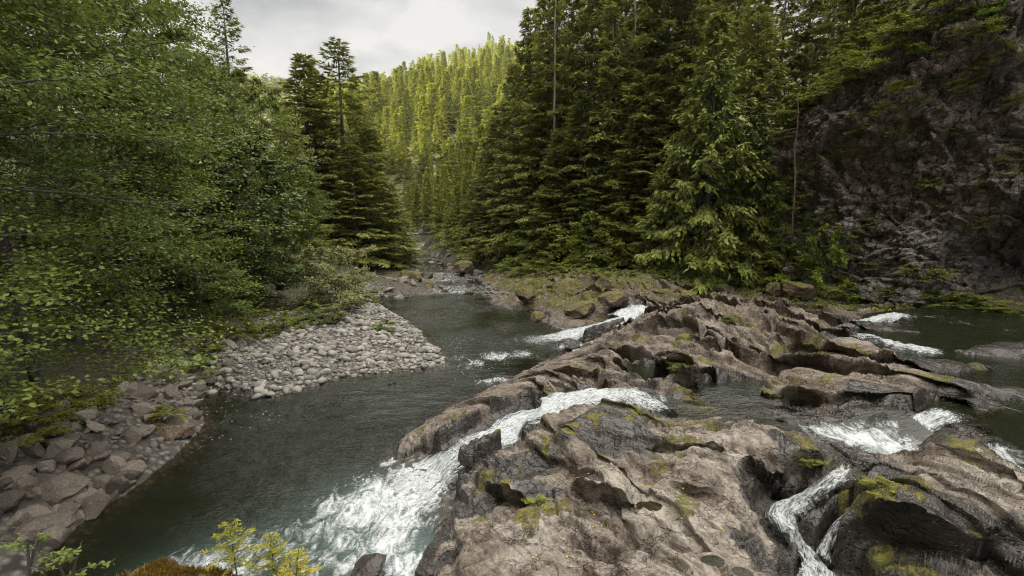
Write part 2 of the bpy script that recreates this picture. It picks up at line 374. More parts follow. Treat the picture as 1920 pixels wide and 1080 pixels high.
# rock fingers and lumps raised through the water: (px,py,top z,half width)
RIDGES = [
 [(1590, 632, 2.35, .6), (1680, 668, 2.42, .65), (1780, 678, 2.36, .6), (1845, 683, 2.2, .4)],
 [(1560, 665, 2.44, .6), (1680, 690, 2.48, .7), (1780, 708, 2.44, .65), (1900, 728, 2.38, .55), (1990, 740, 2.25, .4)],
 [(1500, 690, 2.35, .5), (1600, 712, 2.38, .7), (1720, 735, 2.4, .75), (1810, 748, 2.36, .6), (1862, 752, 2.2, .4)],
 [(1820, 655, 2.26, .5), (1900, 645, 2.5, .9), (1990, 645, 2.5, 1.2)],
 [(1590, 605, 2.2, .4), (1650, 612, 2.22, .5), (1720, 622, 2.12, .3)],
 [(1770, 800, 2.25, .5), (1820, 825, 2.42, .65), (1870, 870, 2.1, .5)],
 [(1090, 830, 1.75, .35), (1065, 800, 1.9, .35), (1110, 775, 2.05, .4), (1180, 785, 2.0, .5)],
 [(872, 868, .42, .26), (905, 855, .58, .26), (930, 842, .62, .18)],
 [(1050, 640, .35, .3), (1078, 646, .3, .25), (1060, 645, .3, .3)],
 [(1100, 615, .95, .25), (1140, 603, 1.35, .22), (1170, 592, 1.6, .15)],
 [(1200, 606, 2.2, .7), (1250, 588, 2.8, .9), (1330, 572, 3.25, 1.1), (1420, 590, 3.0, 1.0), (1490, 604, 2.5, .7)],
]
RW = [np.array([np.r_[P(a, b, c), w] for a, b, c, w in r]) for r in RIDGES]
# ledges seen in the photo: edge lines where the rock drops towards the camera (px,py,z top,drop m)
LEDGES = [
 [(1180, 668, .3), (1260, 700, .35), (1310, 730, .4), (1400, 738, .45), (1500, 752, .4), (1560, 765, .3)],
 [(1210, 622, .3), (1290, 632, .35), (1330, 650, .3), (1420, 672, .35), (1520, 690, .35), (1600, 705, .3)],
 [(1420, 635, .25), (1520, 652, .3), (1610, 680, .35), (1720, 705, .3), (1800, 722, .2)],
 [(1060, 905, .3), (1100, 918, .55), (1160, 935, .6), (1200, 940, .35)],
 [(900, 905, .3), (960, 915, .55), (1000, 935, .5)],
 [(1180, 830, .2), (1290, 835, .25), (1400, 850, .35), (1500, 868, .4), (1560, 880, .3)],
 [(1380, 870, .3), (1430, 885, .5), (1500, 905, .5)],
 [(1240, 900, .12), (1300, 915, .25), (1360, 915, .2)],
 [(1120, 1000, .1), (1200, 1020, .15), (1260, 1052, .1)],
 [(1590, 945, .4), (1680, 985, .55), (1800, 1010, .4), (1930, 1010, .3)],
]
WET = [(1150, 800, 1.5), (1080, 830, 1.0), (940, 870, .9), (900, 920, .8), (1000, 920, .7), (1000, 880, .7), (1700, 970, 1.6), (1600, 1000, .9), (1800, 1020, 1.3), (1900, 1050, 1.2), (1440, 910, .8), (1530, 850, .9), (1800, 840, 1.2), (1420, 1010, .5),
       (840, 1010, .4), (800, 1045, .4), (780, 850, .5), (850, 810, .4), (900, 780, .4), (1380, 740, .9), (1230, 760, 1.0), (1480, 1000, .5), (1640, 900, .9), (1500, 770, .7), (1650, 760, .9), (1400, 800, .7), (1200, 700, .5), (1560, 950, .6)]
MOSS = [(1010, 940, .5), (985, 965, .35), (1060, 930, .3), (1120, 800, .5), (1180, 790, .45), (1060, 830, .4), (1260, 830, .3), (1270, 690, .6), (1320, 680, .6), (1270, 700, .5), (1200, 640, .8), (1280, 640, .7), (1460, 660, .7), (1550, 640, .7), (1540, 670, .6), (1640, 690, .8), (1590, 660, .6), (1440, 755, .35), (1520, 852, .4), (1620, 915, .5), (1650, 940, .5), (1700, 930, .5), (1800, 860, .6),
        (1820, 840, .5), (790, 790, .3), (850, 770, .3), (1000, 720, .25), (1050, 540, 2.2), (1000, 570, 1.6), (1100, 560, 2.0), (1130, 590, 1.0), (1200, 530, 2.5), (1330, 600, 1.0), (1170, 630, .5), (1290, 960, .2), (920, 900, .4), (960, 905, .45), (1640, 1020, .4), (1560, 735, .4), (950, 545, 2.0), (1740, 735, .5), (1130, 690, .3)]
GROOVES = [[(1230, 665), (1330, 655), (1430, 680), (1520, 695), (1600, 720)], [(1300, 640), (1400, 645), (1500, 660), (1620, 690), (1700, 720)], [(1200, 625), (1290, 628), (1380, 628), (1480, 632)],
           [(1380, 612), (1480, 620), (1560, 637), (1640, 662)], [(1180, 700), (1250, 715), (1320, 722)], [(1520, 700), (1600, 728), (1690, 748)], [(1100, 690), (1160, 672), (1220, 680)], [(1330, 830), (1420, 845), (1500, 872)], [(1050, 985), (1120, 1005), (1190, 1042)], [(1150, 985), (1230, 1005), (1320, 1010)]]
def blobs(X, Y, lst, zf):
    r = np.zeros(X.shape)
    for px, py, rad in lst:
        z = 1.5
        for _ in range(3):
            p = P(px, py, z); z = 0.5 * z + 0.5 * float(np.clip(bfit(p[None, 0], p[None, 1])[0], -0.5, 3.2))
        d2 = ((X - p[0]) ** 2 + (Y - p[1]) ** 2) / (rad * rad)
        r = np.maximum(r, np.exp(-d2 * 1.2))
    return r
GW = []
for L in GROOVES:
    q = []
    for px, py in L:
        z = 1.8
        for _ in range(5):
            p = P(px, py, z); z = 0.5 * z + 0.5 * float(np.clip(bfit(p[None, 0], p[None, 1])[0], -0.5, 3.2))
        q.append(p)
    GW.append(np.array(q))
LW = []
for L in LEDGES:
    q = []
    for px, py, dr in L:
        z = 1.6
        for _ in range(4):
            p = P(px, py, z); z = 0.5 * z + 0.5 * float(np.clip(bfit(p[None, 0], p[None, 1])[0], -0.5, 3.2))
        q.append(np.r_[p, dr])
    LW.append(np.array(q))

def bedrock_h(X, Y, detail=True, push=None):
    """height of the bedrock and its wetness / moss masks"""
    X = np.asarray(X, float); Y = np.asarray(Y, float)
    h = bfit(X, Y)
    b = bank_sd(X, Y)
    h = lerp(h, np.minimum(h, 2.3), sst(-6, -2, b))
    wx = X + 0.9 * fbm2(X * 0.22, Y * 0.22, 3, 31); wy = Y + 0.9 * fbm2(X * 0.22 + 9, Y * 0.22, 3, 32)
    s = 0.80 * wx + 0.60 * wy; t = 0.60 * wx - 0.80 * wy
    up = sst(13.0, 17.0, Y + 0.25 * X) * sst(1.0, 1.7, h) + 0.35
    up = up * sst(-0.2, 0.8, h)
    # ledges drawn from the photo
    for L in LW:
        d, par, sd = near_seg(X, Y, L, 4.0)
        dr = np.interp(par, np.arange(len(L)), L[:, 3])
        e = np.minimum(par, len(L) - 1 - par); f = sst(0.0, 0.6, e)
        dd = np.where(sd > 0, d, -d) + 0.10 * fbm2(X * 1.6, Y * 1.6, 3, 41)
        # lip raised behind the edge, hollow in front of it
        if push is not None:
            a_, b_ = L[0, :2], L[-1, :2]; nv = np.array((-(b_ - a_)[1], (b_ - a_)[0])) / np.hypot(*(b_ - a_))
            k = dr * f * (-0.55 * sst(-0.02, 0.10, dd) * sst(0.9, 0.15, dd) + 0.45 * sst(-0.45, -0.12, dd) * sst(0.02, -0.08, dd)); push[0] += k * nv[0]; push[1] += k * nv[1]
        h = h + dr * 1.3 * f * (0.5 * sst(-0.05, 0.08, dd) * np.exp(-np.maximum(dd, 0) / 0.9) - 0.5 * (1 - sst(-0.08, 0.05, dd)) * np.exp(-np.maximum(-dd, 0) / 0.7))
    def saw(v):
        f = v - np.floor(v); return np.where(f < 0.16, sst(0, 0.16, f), 1 - (f - 0.16) / 0.84) - 0.5
    if detail:
        k1 = saw(s / 1.15 + 0.45 * fbm2(t * 0.22, s * 0.4, 2, 33)); k2 = saw(s / 0.38 + 0.5 * fbm2(t * 0.4, s * 0.9, 2, 34))
        m1 = sst(-0.5, 0.3, fbm2(t * 0.18, s * 0.8, 2, 35)); m2 = sst(-0.3, 0.5, fbm2(t * 0.3, s * 1.1, 2, 36))
        h = h - 0.16 * up
        b1, e1 = cells(s * 0.85 + 0.25 * fbm2(X * .7, Y * .7, 2, 73), t * 0.26, None, 74); b2, e2 = cells(s * 2.3 + 0.2 * fbm2(X * 1.7, Y * 1.7, 2, 75), t * 0.85, None, 76)
        h = h + up * (0.17 * b1 + 0.075 * b2 - 0.10 * sst(0.10, 0.0, e1) - 0.045 * sst(0.12, 0.0, e2))
        h = h + up * (0.46 * k1 * m1 + 0.15 * k2 * m2 * sst(0.4, 0.9, up))
        if push is not None:
            f1 = s / 1.15 + 0.45 * fbm2(t * 0.22, s * 0.4, 2, 33); f1 = f1 - np.floor(f1); f2 = s / 0.38 + 0.5 * fbm2(t * 0.4, s * 0.9, 2, 34); f2 = f2 - np.floor(f2)
            k = up * m1 * 0.24 * (-sst(0.06, 0.16, f1) * sst(0.55, 0.2, f1) + 0.8 * (sst(0.10, 0.02, f1) + sst(0.86, 0.98, f1))) + sst(0.4, 0.9, up) * m2 * 0.06 * (-sst(0.06, 0.16, f2) * sst(0.55, 0.2, f2) + 0.8 * (sst(0.10, 0.02, f2) + sst(0.86, 0.98, f2)))
            push[0] += 0.8 * k; push[1] += 0.6 * k
        lens = 1 - np.abs(noise2(t * 0.20, s * 0.95, 62)) * 2.6; lens2 = 1 - np.abs(noise2(t * 0.42 + 5, s * 2.4, 63)) * 2.6
        h = h + up * (0.12 * np.clip(lens, -1, 1) + 0.05 * np.clip(lens2, -1, 1)) + 0.14 * up * fbm2(t * 0.20, s * 0.9, 4, 37)
        h = h + 0.05 * up * ridge2(t * 0.9, s * 2.2, 4, 64)
        knob = np.exp(-(((X - 9.5) / 4.5) ** 2 + ((Y - 22.5) / 3.0) ** 2)) + 0.8 * np.exp(-(((X - 5.5) / 2.2) ** 2 + ((Y - 22.5) / 2.5) ** 2)) + 0.9 * sst(30, 34, Y)
        h = h + np.minimum(knob, 1) * (0.20 * ridge2(X * 0.9, Y * 0.9, 4, 38) + 0.09 * ridge2(X * 3.1, Y * 3.1, 3, 39) - 0.12 + 0.16 * cells(X * 1.1, Y * 1.1, None, 77)[0]) * sst(0, 0.6, h)
        for gpl in GW:
            d, par, _ = near_seg(X, Y, gpl, 2.5)
            e = np.minimum(par, len(gpl) - 1 - par); d = d + 0.14 * fbm2(X * 1.4, Y * 1.4, 3, 78)
            h = h - 0.62 * sst(0, 0.7, e) * np.exp(-(np.maximum(d, 0) / 0.19) ** 2)
        # worn, cracked slab in the foreground
        s2 = 0.50 * wx + 0.87 * wy; t2 = 0.87 * wx - 0.50 * wy
        c1 = np.abs(noise2(t2 * 0.30 + 4, s2 * 2.3, 43)); c2 = np.abs(noise2(t2 * 0.9 + 1, s2 * 1.3, 44)); c3 = np.abs(noise2(t2 * 0.5 + 8, s2 * 5.5, 65))
        slab = sst(15.5, 13.5, Y + 0.1 * X) * sst(0.2, 0.7, h)
        h = h - slab * (0.10 * (1 - sst(0, 0.09, c1)) + 0.06 * (1 - sst(0, 0.03, c2)) + 0.05 * (1 - sst(0, 0.12, c3)) * sst(0.0, 0.3, fbm2(X * 0.5, Y * 0.5, 2, 66)))
        h = h + slab * (0.07 * fbm2(X * 0.8, Y * 0.8, 4, 67) + 0.025 * ridge2(t2 * 1.2, s2 * 3.0, 3, 68))
        b3, e3 = cells(s2 * 1.15 + 0.3 * fbm2(X * .8, Y * .8, 2, 79), t2 * 0.5, None, 80, 0.9)
        h = h + slab * (0.075 * b3 - 0.05 * sst(0.05, 0.0, e3))
        h = h + slab * 0.16 * saw(s2 / 0.75 + 0.7 * fbm2(t2 * 0.3, s2 * 0.4, 2, 46)) * sst(-0.1, 0.35, fbm2(t * 0.35, s * 0.35, 2, 45))
        h = h + 0.035 * fbm2(X * 2.2, Y * 2.2, 4, 47) * sst(-0.3, 0.4, h) + 0.012 * fbm2(X * 9, Y * 9, 3, 48)
    for r in RW:
        d, par, _ = near_seg(X, Y, r, 3.5)
        z = np.interp(par, np.arange(len(r)), r[:, 2]); w = np.interp(par, np.arange(len(r)), r[:, 3])
        q = d / w + 0.35 * fbm2(X * 1.3, Y * 1.3, 3, 51)
        hh = z - 0.55 * np.maximum(q, 0) ** 2 * np.where(q > 1, 0.7, 0.45) + 0.05 * fbm2(t * 0.9, s * 3, 3, 52)
        if r is RW[10]: hh = hh + 0.22 * cells(X * 1.3, Y * 1.3, None, 81)[0] + 0.16 * ridge2(X * 1.1, Y * 1.1, 4, 82) - 0.1
        h = np.maximum(h, np.where(q < 3, hh, -9))
    wet = np.zeros(X.shape)
    # water-worn beds of the quiet water and the cascades
    for pl in UPOLY:
        sd = poly_sd(X, Y, pl, 2.0) + 0.18 * fbm2(X * 1.2, Y * 1.2, 3, 53)
        bed = ufit(X, Y) - 0.03 - np.minimum(0.45, np.maximum(sd, 0) * 0.9)
        keep = np.zeros(X.shape)
        for r in RW[:6]:
            d, par, _ = near_seg(X, Y, r, 3.5); w = np.interp(par, np.arange(len(r)), r[:, 3])
            keep = np.maximum(keep, sst(1.25, 0.85, d / w))
        h = np.where(sd > 0, np.minimum(h, lerp(bed, h, keep)), h)
        wet = np.maximum(wet, sst(-0.45, 0.0, sd + 0.25 * fbm2(X * 1.5, Y * 1.5, 3, 54)))
    for k, c in CW.items():
        d, par, _ = near_seg(X, Y, c, 3.5)
        z = np.interp(par, np.arange(len(c)), c[:, 2]); w = np.interp(par, np.arange(len(c)), c[:, 3])
        q = d / w
        bed = z - 0.16 + 0.25 * np.maximum(q - 0.72, 0) ** 1.5 + 0.03 * fbm2(X * 3, Y * 3, 2, 55)
        own = np.ones(X.shape)
        if k in ('B', 'A1', 'A2', 'B2'):
            for r in (RW[7], RW[9]):
                dd, pp, _ = near_seg(X, Y, r, 3.5); ww = np.interp(pp, np.arange(len(r)), r[:, 3]); own = np.minimum(own, sst(0.6, 1.2, dd / ww))
        h = np.where(q < 1.4, lerp(h, np.minimum(h, bed), own), h)
        wet = np.maximum(wet, sst(0.75, 0.1, d - w + 0.3 * fbm2(X * 1.2, Y * 1.2, 3, 56)))
    for px, py, z, rx, ry in PUDDLES:
        p = P(px, py, z); q = np.hypot((X - p[0]) / rx / 1.6, (Y - p[1]) / ry / 2.2)
        h = np.where(q < 1.6, lerp(h, np.where(q < 1, z - 0.07 * (1 - q * q) , z + 0.02), sst(1.6, 1.0, q)), h)
    wet = np.maximum(wet, sst(0.30, 0.05, h + 0.12 * fbm2(X * 1.5, Y * 1.5, 3, 57)) * 0.9)
    wet = np.maximum(wet, sst(0.30, 0.85, blobs(X, Y, WET, None) + 0.45 * fbm2(X * 1.1, Y * 1.1, 4, 58)))
    moss = sst(0.25, 0.8, 0.9 * blobs(X, Y, MOSS, None) + 0.7 * fbm2(X * 1.9, Y * 1.9, 5, 59)) 
    moss = np.maximum(moss, 0.85 * sst(0.25, 0.7, fbm2(t * 0.35, s * 1.0, 4, 60)) * sst(0.5, 1.2, h))
    moss = np.maximum(moss, 0.95 * sst(27, 32, Y - 0.2 * X) * sst(0.15, 0.6, h) * sst(-0.5, 0.1, fbm2(X * 0.5, Y * 0.5, 3, 83)))
    moss = np.maximum(moss, sst(-5, -2.5, b) * sst(-0.4, 0.3, fbm2(X * 0.7, Y * 0.7, 3, 61)))
    h = np.where(b > 0.5, h - 0.5 * (b - 0.5), h)
    h = np.where(Y > 52, h - (Y - 52) * 0.4, h)
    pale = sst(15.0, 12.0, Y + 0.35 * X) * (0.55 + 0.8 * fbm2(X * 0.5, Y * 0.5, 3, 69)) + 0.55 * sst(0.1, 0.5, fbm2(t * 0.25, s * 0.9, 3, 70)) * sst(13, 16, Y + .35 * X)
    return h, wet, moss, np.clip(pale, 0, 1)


def polar(y0, y1, ratio, u0, u1, nu):
    n = int(math.log(y1 / y0) / math.log(ratio)) + 1
    yy = y0 * ratio ** np.arange(n + 1); uu = np.linspace(u0, u1, nu)
    return yy[:, None] * uu[None, :], np.repeat(yy[:, None], nu, 1)

# height of whatever surface is on top, read from one table (rows in log distance, columns in x / y)
_TR = 1.0055; _TN = int(math.log(215 / 4.0) / math.log(_TR)) + 1; _TU = np.linspace(-1.75, 1.7, 760)
_tY = np.repeat((4.0 * _TR ** np.arange(_TN + 1))[:, None], len(_TU), 1); _tX = _tY * _TU[None, :]
_near = _tY[:, 0] < 60
_TG = ground_h(_tX, _tY); _TB = np.full(_TG.shape, -9.0)
_TB[_near] = bedrock_h(_tX[_near], _tY[_near])[0]
def _table(T, x, y):
    x = np.atleast_1d(np.asarray(x, float)); y = np.atleast_1d(np.asarray(y, float))
    i = np.clip(np.log(np.maximum(y, 4.0) / 4.0) / math.log(_TR), 0, T.shape[0] - 1.001); j = np.clip((x / np.maximum(y, 0.1) - _TU[0]) / (_TU[1] - _TU[0]), 0, T.shape[1] - 1.001)
    a = i.astype(int); b = j.astype(int); f = i - a; g = j - b
    return (T[a, b] * (1 - g) + T[a, b + 1] * g) * (1 - f) + (T[a + 1, b] * (1 - g) + T[a + 1, b + 1] * g) * f
_TS = np.maximum(_TG, _TB)
def surf_z(x, y): return _table(_TS, x, y)
# ------------------------------------------------------------------ materials of the setting
def mat_rock(name, wet_attr=True, tint=(1, 1, 1)):
    n = NT(name); p = n.pos()
    def dot(v):
        d = n.t.nodes.new('ShaderNodeVectorMath'); d.operation = 'DOT_PRODUCT'; n.t.links.new(p, d.inputs[0]); d.inputs[1].default_value = v; return d.outputs['Value']
    st = n.n('CombineXYZ', X=dot((2.6, 1.9, 0.0)), Y=dot((0.25, -0.33, 0.0)), Z=dot((0, 0, 3.5)))
    big = n.noise(p, 0.55, 5, 0.6); mid = n.noise(p, 2.6, 6, 0.65); fine = n.noise(p, 14, 6, 0.7); lay = n.noise(st, 1.1, 4, 0.62, 0.7)
    T = lambda c: tuple(a * b * k for a, b, k in zip(c, tint, (0.67, 0.63, 0.59)))
    c = n.mix(n.rng(big, 0.35, 0.65), T((0.19, 0.15, 0.122)), T((0.33, 0.275, 0.228)))
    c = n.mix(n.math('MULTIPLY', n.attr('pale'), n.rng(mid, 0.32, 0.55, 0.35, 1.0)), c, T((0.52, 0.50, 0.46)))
    c = n.mix(n.rng(lay, 0.42, 0.66), c, T((0.115, 0.084, 0.069)))
    c = n.mix(n.rng(lay, 0.42, 0.33, 0, 0.7), c, T((0.30, 0.262, 0.22)))
    c = n.mix(n.math('MULTIPLY', n.rng(mid, 0.45, 0.68), 0.8), c, T((0.32, 0.285, 0.24)))
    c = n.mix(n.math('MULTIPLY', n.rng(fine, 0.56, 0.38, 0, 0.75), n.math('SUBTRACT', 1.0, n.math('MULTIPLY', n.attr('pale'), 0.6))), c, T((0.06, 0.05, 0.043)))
    wv = n.n('VectorMath', _operation='ADD', i0=n.n('CombineXYZ', X=dot((0.55, 0.95, 0.0)), Y=dot((0.30, -0.17, 0.0)), Z=dot((0, 0, 0.8))).outputs[0])
    wq = n.n('TexNoise', Scale=1.3, Detail=4.0); n.set(wq, 'Vector', p); n.t.links.new(wq.outputs['Color'], wv.inputs[1])
    crk = n.vor(wv.outputs[0], 1.5, 'DISTANCE_TO_EDGE').outputs['Distance']; crk2 = n.vor(wv.outputs[0], 5.0, 'DISTANCE_TO_EDGE').outputs['Distance']
    ck = n.math('MAXIMUM', n.rng(crk, 0.022, 0.004), n.math('MULTIPLY', n.rng(crk2, 0.05, 0.01), n.rng(big, 0.45, 0.6, 0, .8)))
    ck = n.math('MULTIPLY', ck, n.rng(n.noise(p, 1.1, 3), 0.36, 0.55))
    c = n.mix(n.math('MULTIPLY', ck, 0.4), c, (0.03, 0.025, 0.022))
    sp = n.noise(p, 45, 3, 0.6)
    c = n.mix(n.rng(sp, 0.62, 0.72, 0, 0.6), c, T((0.5, 0.48, 0.43)))
    pits = n.vor(p, 7.5).outputs['Distance']; pit = n.math('MULTIPLY', n.rng(pits, 0.24, 0.08), n.rng(n.noise(p, 0.9, 3), 0.48, 0.62))
    c = n.mix(n.math('MULTIPLY', pit, 0.75), c, (0.03, 0.026, 0.022))
    wet = n.attr('wet') if wet_attr else 0.0
    wn = n.rng(n.math('ADD', wet, n.math('MULTIPLY', n.math('SUBTRACT', mid, 0.5), 1.3)), 0.28, 0.72) if wet_attr else 0.0
    dark = n.mix(0.82, c, (0.010, 0.0095, 0.009))
    c = n.mix(wn, c, dark)
    mo = n.attr('moss')
    mn = n.noise(p, 3.6, 6, 0.75)
    nz = n.t.nodes.new('ShaderNodeSeparateXYZ'); g = n.t.nodes.new('ShaderNodeNewGeometry'); n.t.links.new(g.outputs['Normal'], nz.inputs[0])
    mf = n.math('MULTIPLY', n.rng(n.math('ADD', n.math('MULTIPLY', mo, 0.72), n.math('ADD', n.math('MULTIPLY', n.math('SUBTRACT', mn, 0.5), 1.5), n.math('MULTIPLY', n.math('SUBTRACT', n.noise(p, 11, 4, 0.7), 0.5), 1.3))), 0.40, 0.66), n.rng(nz.outputs[2], 0.1, 0.55))
    mc = n.ramp(n.noise(p, 5, 4), [(0.32, (0.040, 0.042, 0.010)), (0.48, (0.115, 0.108, 0.018)), (0.58, (0.19, 0.165, 0.03)), (0.68, (0.16, 0.095, 0.022))])
    c = n.mix(n.math('MULTIPLY', mf, 0.9), c, mc)
    hgt = n.math('ADD', n.math('MULTIPLY', mid, 0.5), n.math('MULTIPLY', fine, 0.22))
    hgt = n.math('ADD', hgt, n.math('MULTIPLY', lay, 0.9))
    hgt = n.math('SUBTRACT', hgt, n.math('ADD', n.math('MULTIPLY', pit, 0.6), n.math('MULTIPLY', ck, 0.8)))
    hgt = n.math('ADD', hgt, n.math('MULTIPLY', n.math('MULTIPLY', mf, n.noise(p, 40, 3)), 0.8))
    bs = n.bump(hgt, 0.8, 0.10)
    rough = n.math('SUBTRACT', 0.85, n.math('MULTIPLY', n.math('MULTIPLY', wn, n.math('SUBTRACT', 1.0, mf)), 0.6)) if wet_attr else 0.85
    b = n.n('BsdfPrincipled', Base__Color=c, Roughness=rough, Normal=bs)
    return n.done(b)
def mat_ground():
    n = NT('ground_soil'); p = n.pos()
    a = n.noise(p, 0.5, 5, 0.65); f = n.noise(p, 9, 6, 0.7)
    soil = n.mix(n.rng(f, 0.3, 0.7), (0.030, 0.025, 0.017), (0.09, 0.07, 0.045))
    grn = n.mix(n.rng(f, 0.3, 0.7), (0.03, 0.04, 0.012), (0.08, 0.085, 0.025))
    c = n.mix(n.math('MULTIPLY', n.rng(a, 0.40, 0.6), n.attr('green')), soil, grn)
    v = n.vor(p, 5.0); gv = n.mix(n.rng(v.outputs['Distance'], 0.1, 0.6), (0.30, 0.28, 0.25), (0.05, 0.045, 0.04))
    gv = n.mix(n.rng(n.noise(p, 3, 3), 0.35, 0.65, 0, .6), gv, (0.16, 0.14, 0.12))
    c = n.mix(n.attr('gravel'), c, gv)
    h = n.math('ADD', f, n.math('MULTIPLY', v.outputs['Distance'], -0.8))
    return n.done(n.n('BsdfPrincipled', Base__Color=c, Roughness=0.9, Normal=n.bump(h, 0.9, 0.15)))
M_ROCK = mat_rock('wet_basalt_rock'); M_GROUND = mat_ground()

# ------------------------------------------------------------------ bedrock and ground
X, Y = polar(5.6, 58, 1.0038 if FINE else 1.008, -0.75, 1.5, 1150 if FINE else 560)
push = [np.zeros(X.shape), np.zeros(X.shape)]
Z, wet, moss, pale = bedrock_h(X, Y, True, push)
def _blur(a, k, ax):
    r = np.zeros_like(a)
    for i in range(-k, k + 1): r += np.roll(a, i, ax)
    return r / (2 * k + 1)
for _ in range(1):      # steep faces keep their outline but lose the comb of single columns
    gx_ = np.abs(np.gradient(Z, axis=1) / np.gradient(X, axis=1)); gy_ = np.abs(np.gradient(Z, axis=0) / np.gradient(Y, axis=0))
    st_ = _blur(sst(1.8, 3.6, np.hypot(gx_, gy_)), 2, 1)
    Z = lerp(Z, _blur(Z, 2, 1), st_); push = [lerp(q, _blur(q, 3, 1), st_) for q in push]
G0 = ground_h(X, Y)
keep = (Z > G0 - 0.35) & (Z > -0.9)
pf = sst(0.1, 0.5, Z)
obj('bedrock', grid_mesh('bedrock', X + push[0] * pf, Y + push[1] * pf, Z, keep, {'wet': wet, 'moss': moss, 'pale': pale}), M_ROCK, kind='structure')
ZB = Z

X, Y = polar(4.6, 60, 1.0065, -1.75, 1.6, 760)
X2, Y2 = polar(60, 215, 1.015, -1.75, 1.6, 300)
def ground_attrs(X, Y, Z):
    sdp = poly_sd(X, Y, POOL)
    gr = sst(1.35, 1.0, Z + 0.25 * fbm2(X * 0.4, Y * 0.4, 3, 71)) * sst(48, 42, Y)
    gr = np.maximum(gr, sst(0.2, 0.0, Z - wz(Y)) * sst(75, 60, Y))
    return {'gravel': gr, 'green': sst(0.9, 1.8, Z + sst(45, 60, Y) * 1.2 + 0.5 * fbm2(X * 0.3, Y * 0.3, 3, 72))}
Z = ground_h(X, Y)
obj('ground', grid_mesh('ground', X, Y, Z, None, ground_attrs(X, Y, Z)), M_GROUND, kind='structure')
Z2 = ground_h(X2, Y2) - 0.02
obj('terrain', grid_mesh('terrain', X2, Y2, Z2, None, ground_attrs(X2, Y2, Z2)), M_GROUND, kind='structure')

# ------------------------------------------------------------------ far hills
def hill1(X, Y):
    ridge = np.interp(X, [-330, -200, -137, -85, -53, -16, 30, 90, 200, 320], [40, 84, 117, 143, 153, 163, 160, 150, 120, 90])
    t = np.clip((Y - 165) / 330, 0, 1.4)
    base = 3.5
    prof = np.where(t < 1, t ** 0.92, 1 - (t - 1) * 0.6)
    return base + (ridge - base) * prof + 5 * fbm2(X * 0.02, Y * 0.02, 3, 81)
def hill2(X, Y):
    ridge = np.interp(X, [-900, -560, -420, -300, -200, 0, 300], [250, 228, 205, 192, 196, 190, 170])
    t = np.clip((Y - 520) / 280, 0, 1.4)
    return -10 + (ridge + 10) * np.where(t < 1, t, 1 - (t - 1) * 0.5) + 6 * fbm2(X * 0.012, Y * 0.012, 3, 82)
def mat_hill():
    n = NT('forest_floor'); p = n.pos()
    return n.done(n.n('BsdfPrincipled', Base__Color=n.mix(n.rng(n.noise(p, 0.08, 5), 0.35, 0.65), (0.05, 0.06, 0.02), (0.10, 0.085, 0.035)), Roughness=0.95))
M_HILL = mat_hill()
gx, gy = np.meshgrid(np.linspace(-340, 330, 130), np.linspace(160, 640, 110))
obj('hill', grid_mesh('hill', gx, gy, hill1(gx, gy)), M_HILL, kind='structure')
gx, gy = np.meshgrid(np.linspace(-950, 350, 110), np.linspace(500, 930, 60))
obj('hill', grid_mesh('hill_far', gx, gy, hill2(gx, gy)), M_HILL, kind='structure')
# unseen ridge added behind the camera's left, shaped to keep sun off the gorge
def side(s, t):
    a = np.array([(-30, -170), (-70, -60), (-110, 40), (-150, 110), (-215, 190), (-300, 280)], float)
    k = np.arange(len(a)) / (len(a) - 1)
    rx = np.interp(s, k, a[:, 0]); ry = np.interp(s, k, a[:, 1])
    hh = np.interp(s, k, RIDGE_H)
    return rx - 0.8 * (0.5 - t) * -150, ry - 0.6 * (0.5 - t) * -150 * 0 + 0, hh * (1 - np.abs(t * 2 - 1) ** 1.4)
RIDGE_H = [140, 172, 172, 145, 118, 85]
ss, tt = np.meshgrid(np.linspace(0, 1, 60), np.linspace(0, 1, 24))
xx, yy, zz = side(ss, tt)
obj('hill', grid_mesh('shade_ridge', xx, yy, zz + 4 * fbm2(xx * .03, yy * .03, 3, 83)), M_HILL, kind='structure')

# ------------------------------------------------------------------ sky and sun
SUN_EL, SUN_DIR = R(34), Vector((0.93, 0.37, 0)).normalized()       # travel direction of the light
w = bpy.data.worlds.new('World'); SC.world = w; w.use_nodes = True
nt = w.node_tree; nt.nodes.clear()
def wn(t): return nt.nodes.new('ShaderNode' + t)
out = wn('OutputWorld'); sky = wn('TexSky'); sky.sky_type = 'NISHITA'; sky.sun_disc = False
sky.sun_elevation = SUN_EL; sky.sun_rotation = math.atan2(-SUN_DIR.x, -SUN_DIR.y)
b1 = wn('Background'); nt.links.new(sky.outputs[0], b1.inputs[0]); b1.inputs[1].default_value = 0.06
tc = wn('TexCoord'); mp = wn('Mapping'); mp.inputs['Scale'].default_value = (1, 1, 2.4); nt.links.new(tc.outputs['Generated'], mp.inputs[0])
def nz(scale, d, r, dist=0.0):
    q = wn('TexNoise'); q.inputs['Scale'].default_value = scale; q.inputs['Detail'].default_value = d; q.inputs['Roughness'].default_value = r; q.inputs['Distortion'].default_value = dist
    nt.links.new(mp.outputs[0], q.inputs[0]); return q.outputs[0]
def mr(v, a, b, c=0., d=1.):
    q = wn('MapRange'); q.interpolation_type = 'SMOOTHSTEP'; nt.links.new(v, q.inputs[0])
    for i, k in enumerate((a, b, c, d)): q.inputs[1 + i].default_value = k
    return q.outputs[0]
cr = wn('ValToRGB'); e = cr.color_ramp.elements
e[0].position = 0.36; e[0].color = (0.31, 0.33, 0.36, 1); e[1].position = 0.60; e[1].color = (0.66, 0.655, 0.65, 1)
nt.links.new(nz(3.4, 5, 0.5, 0.35), cr.inputs[0])
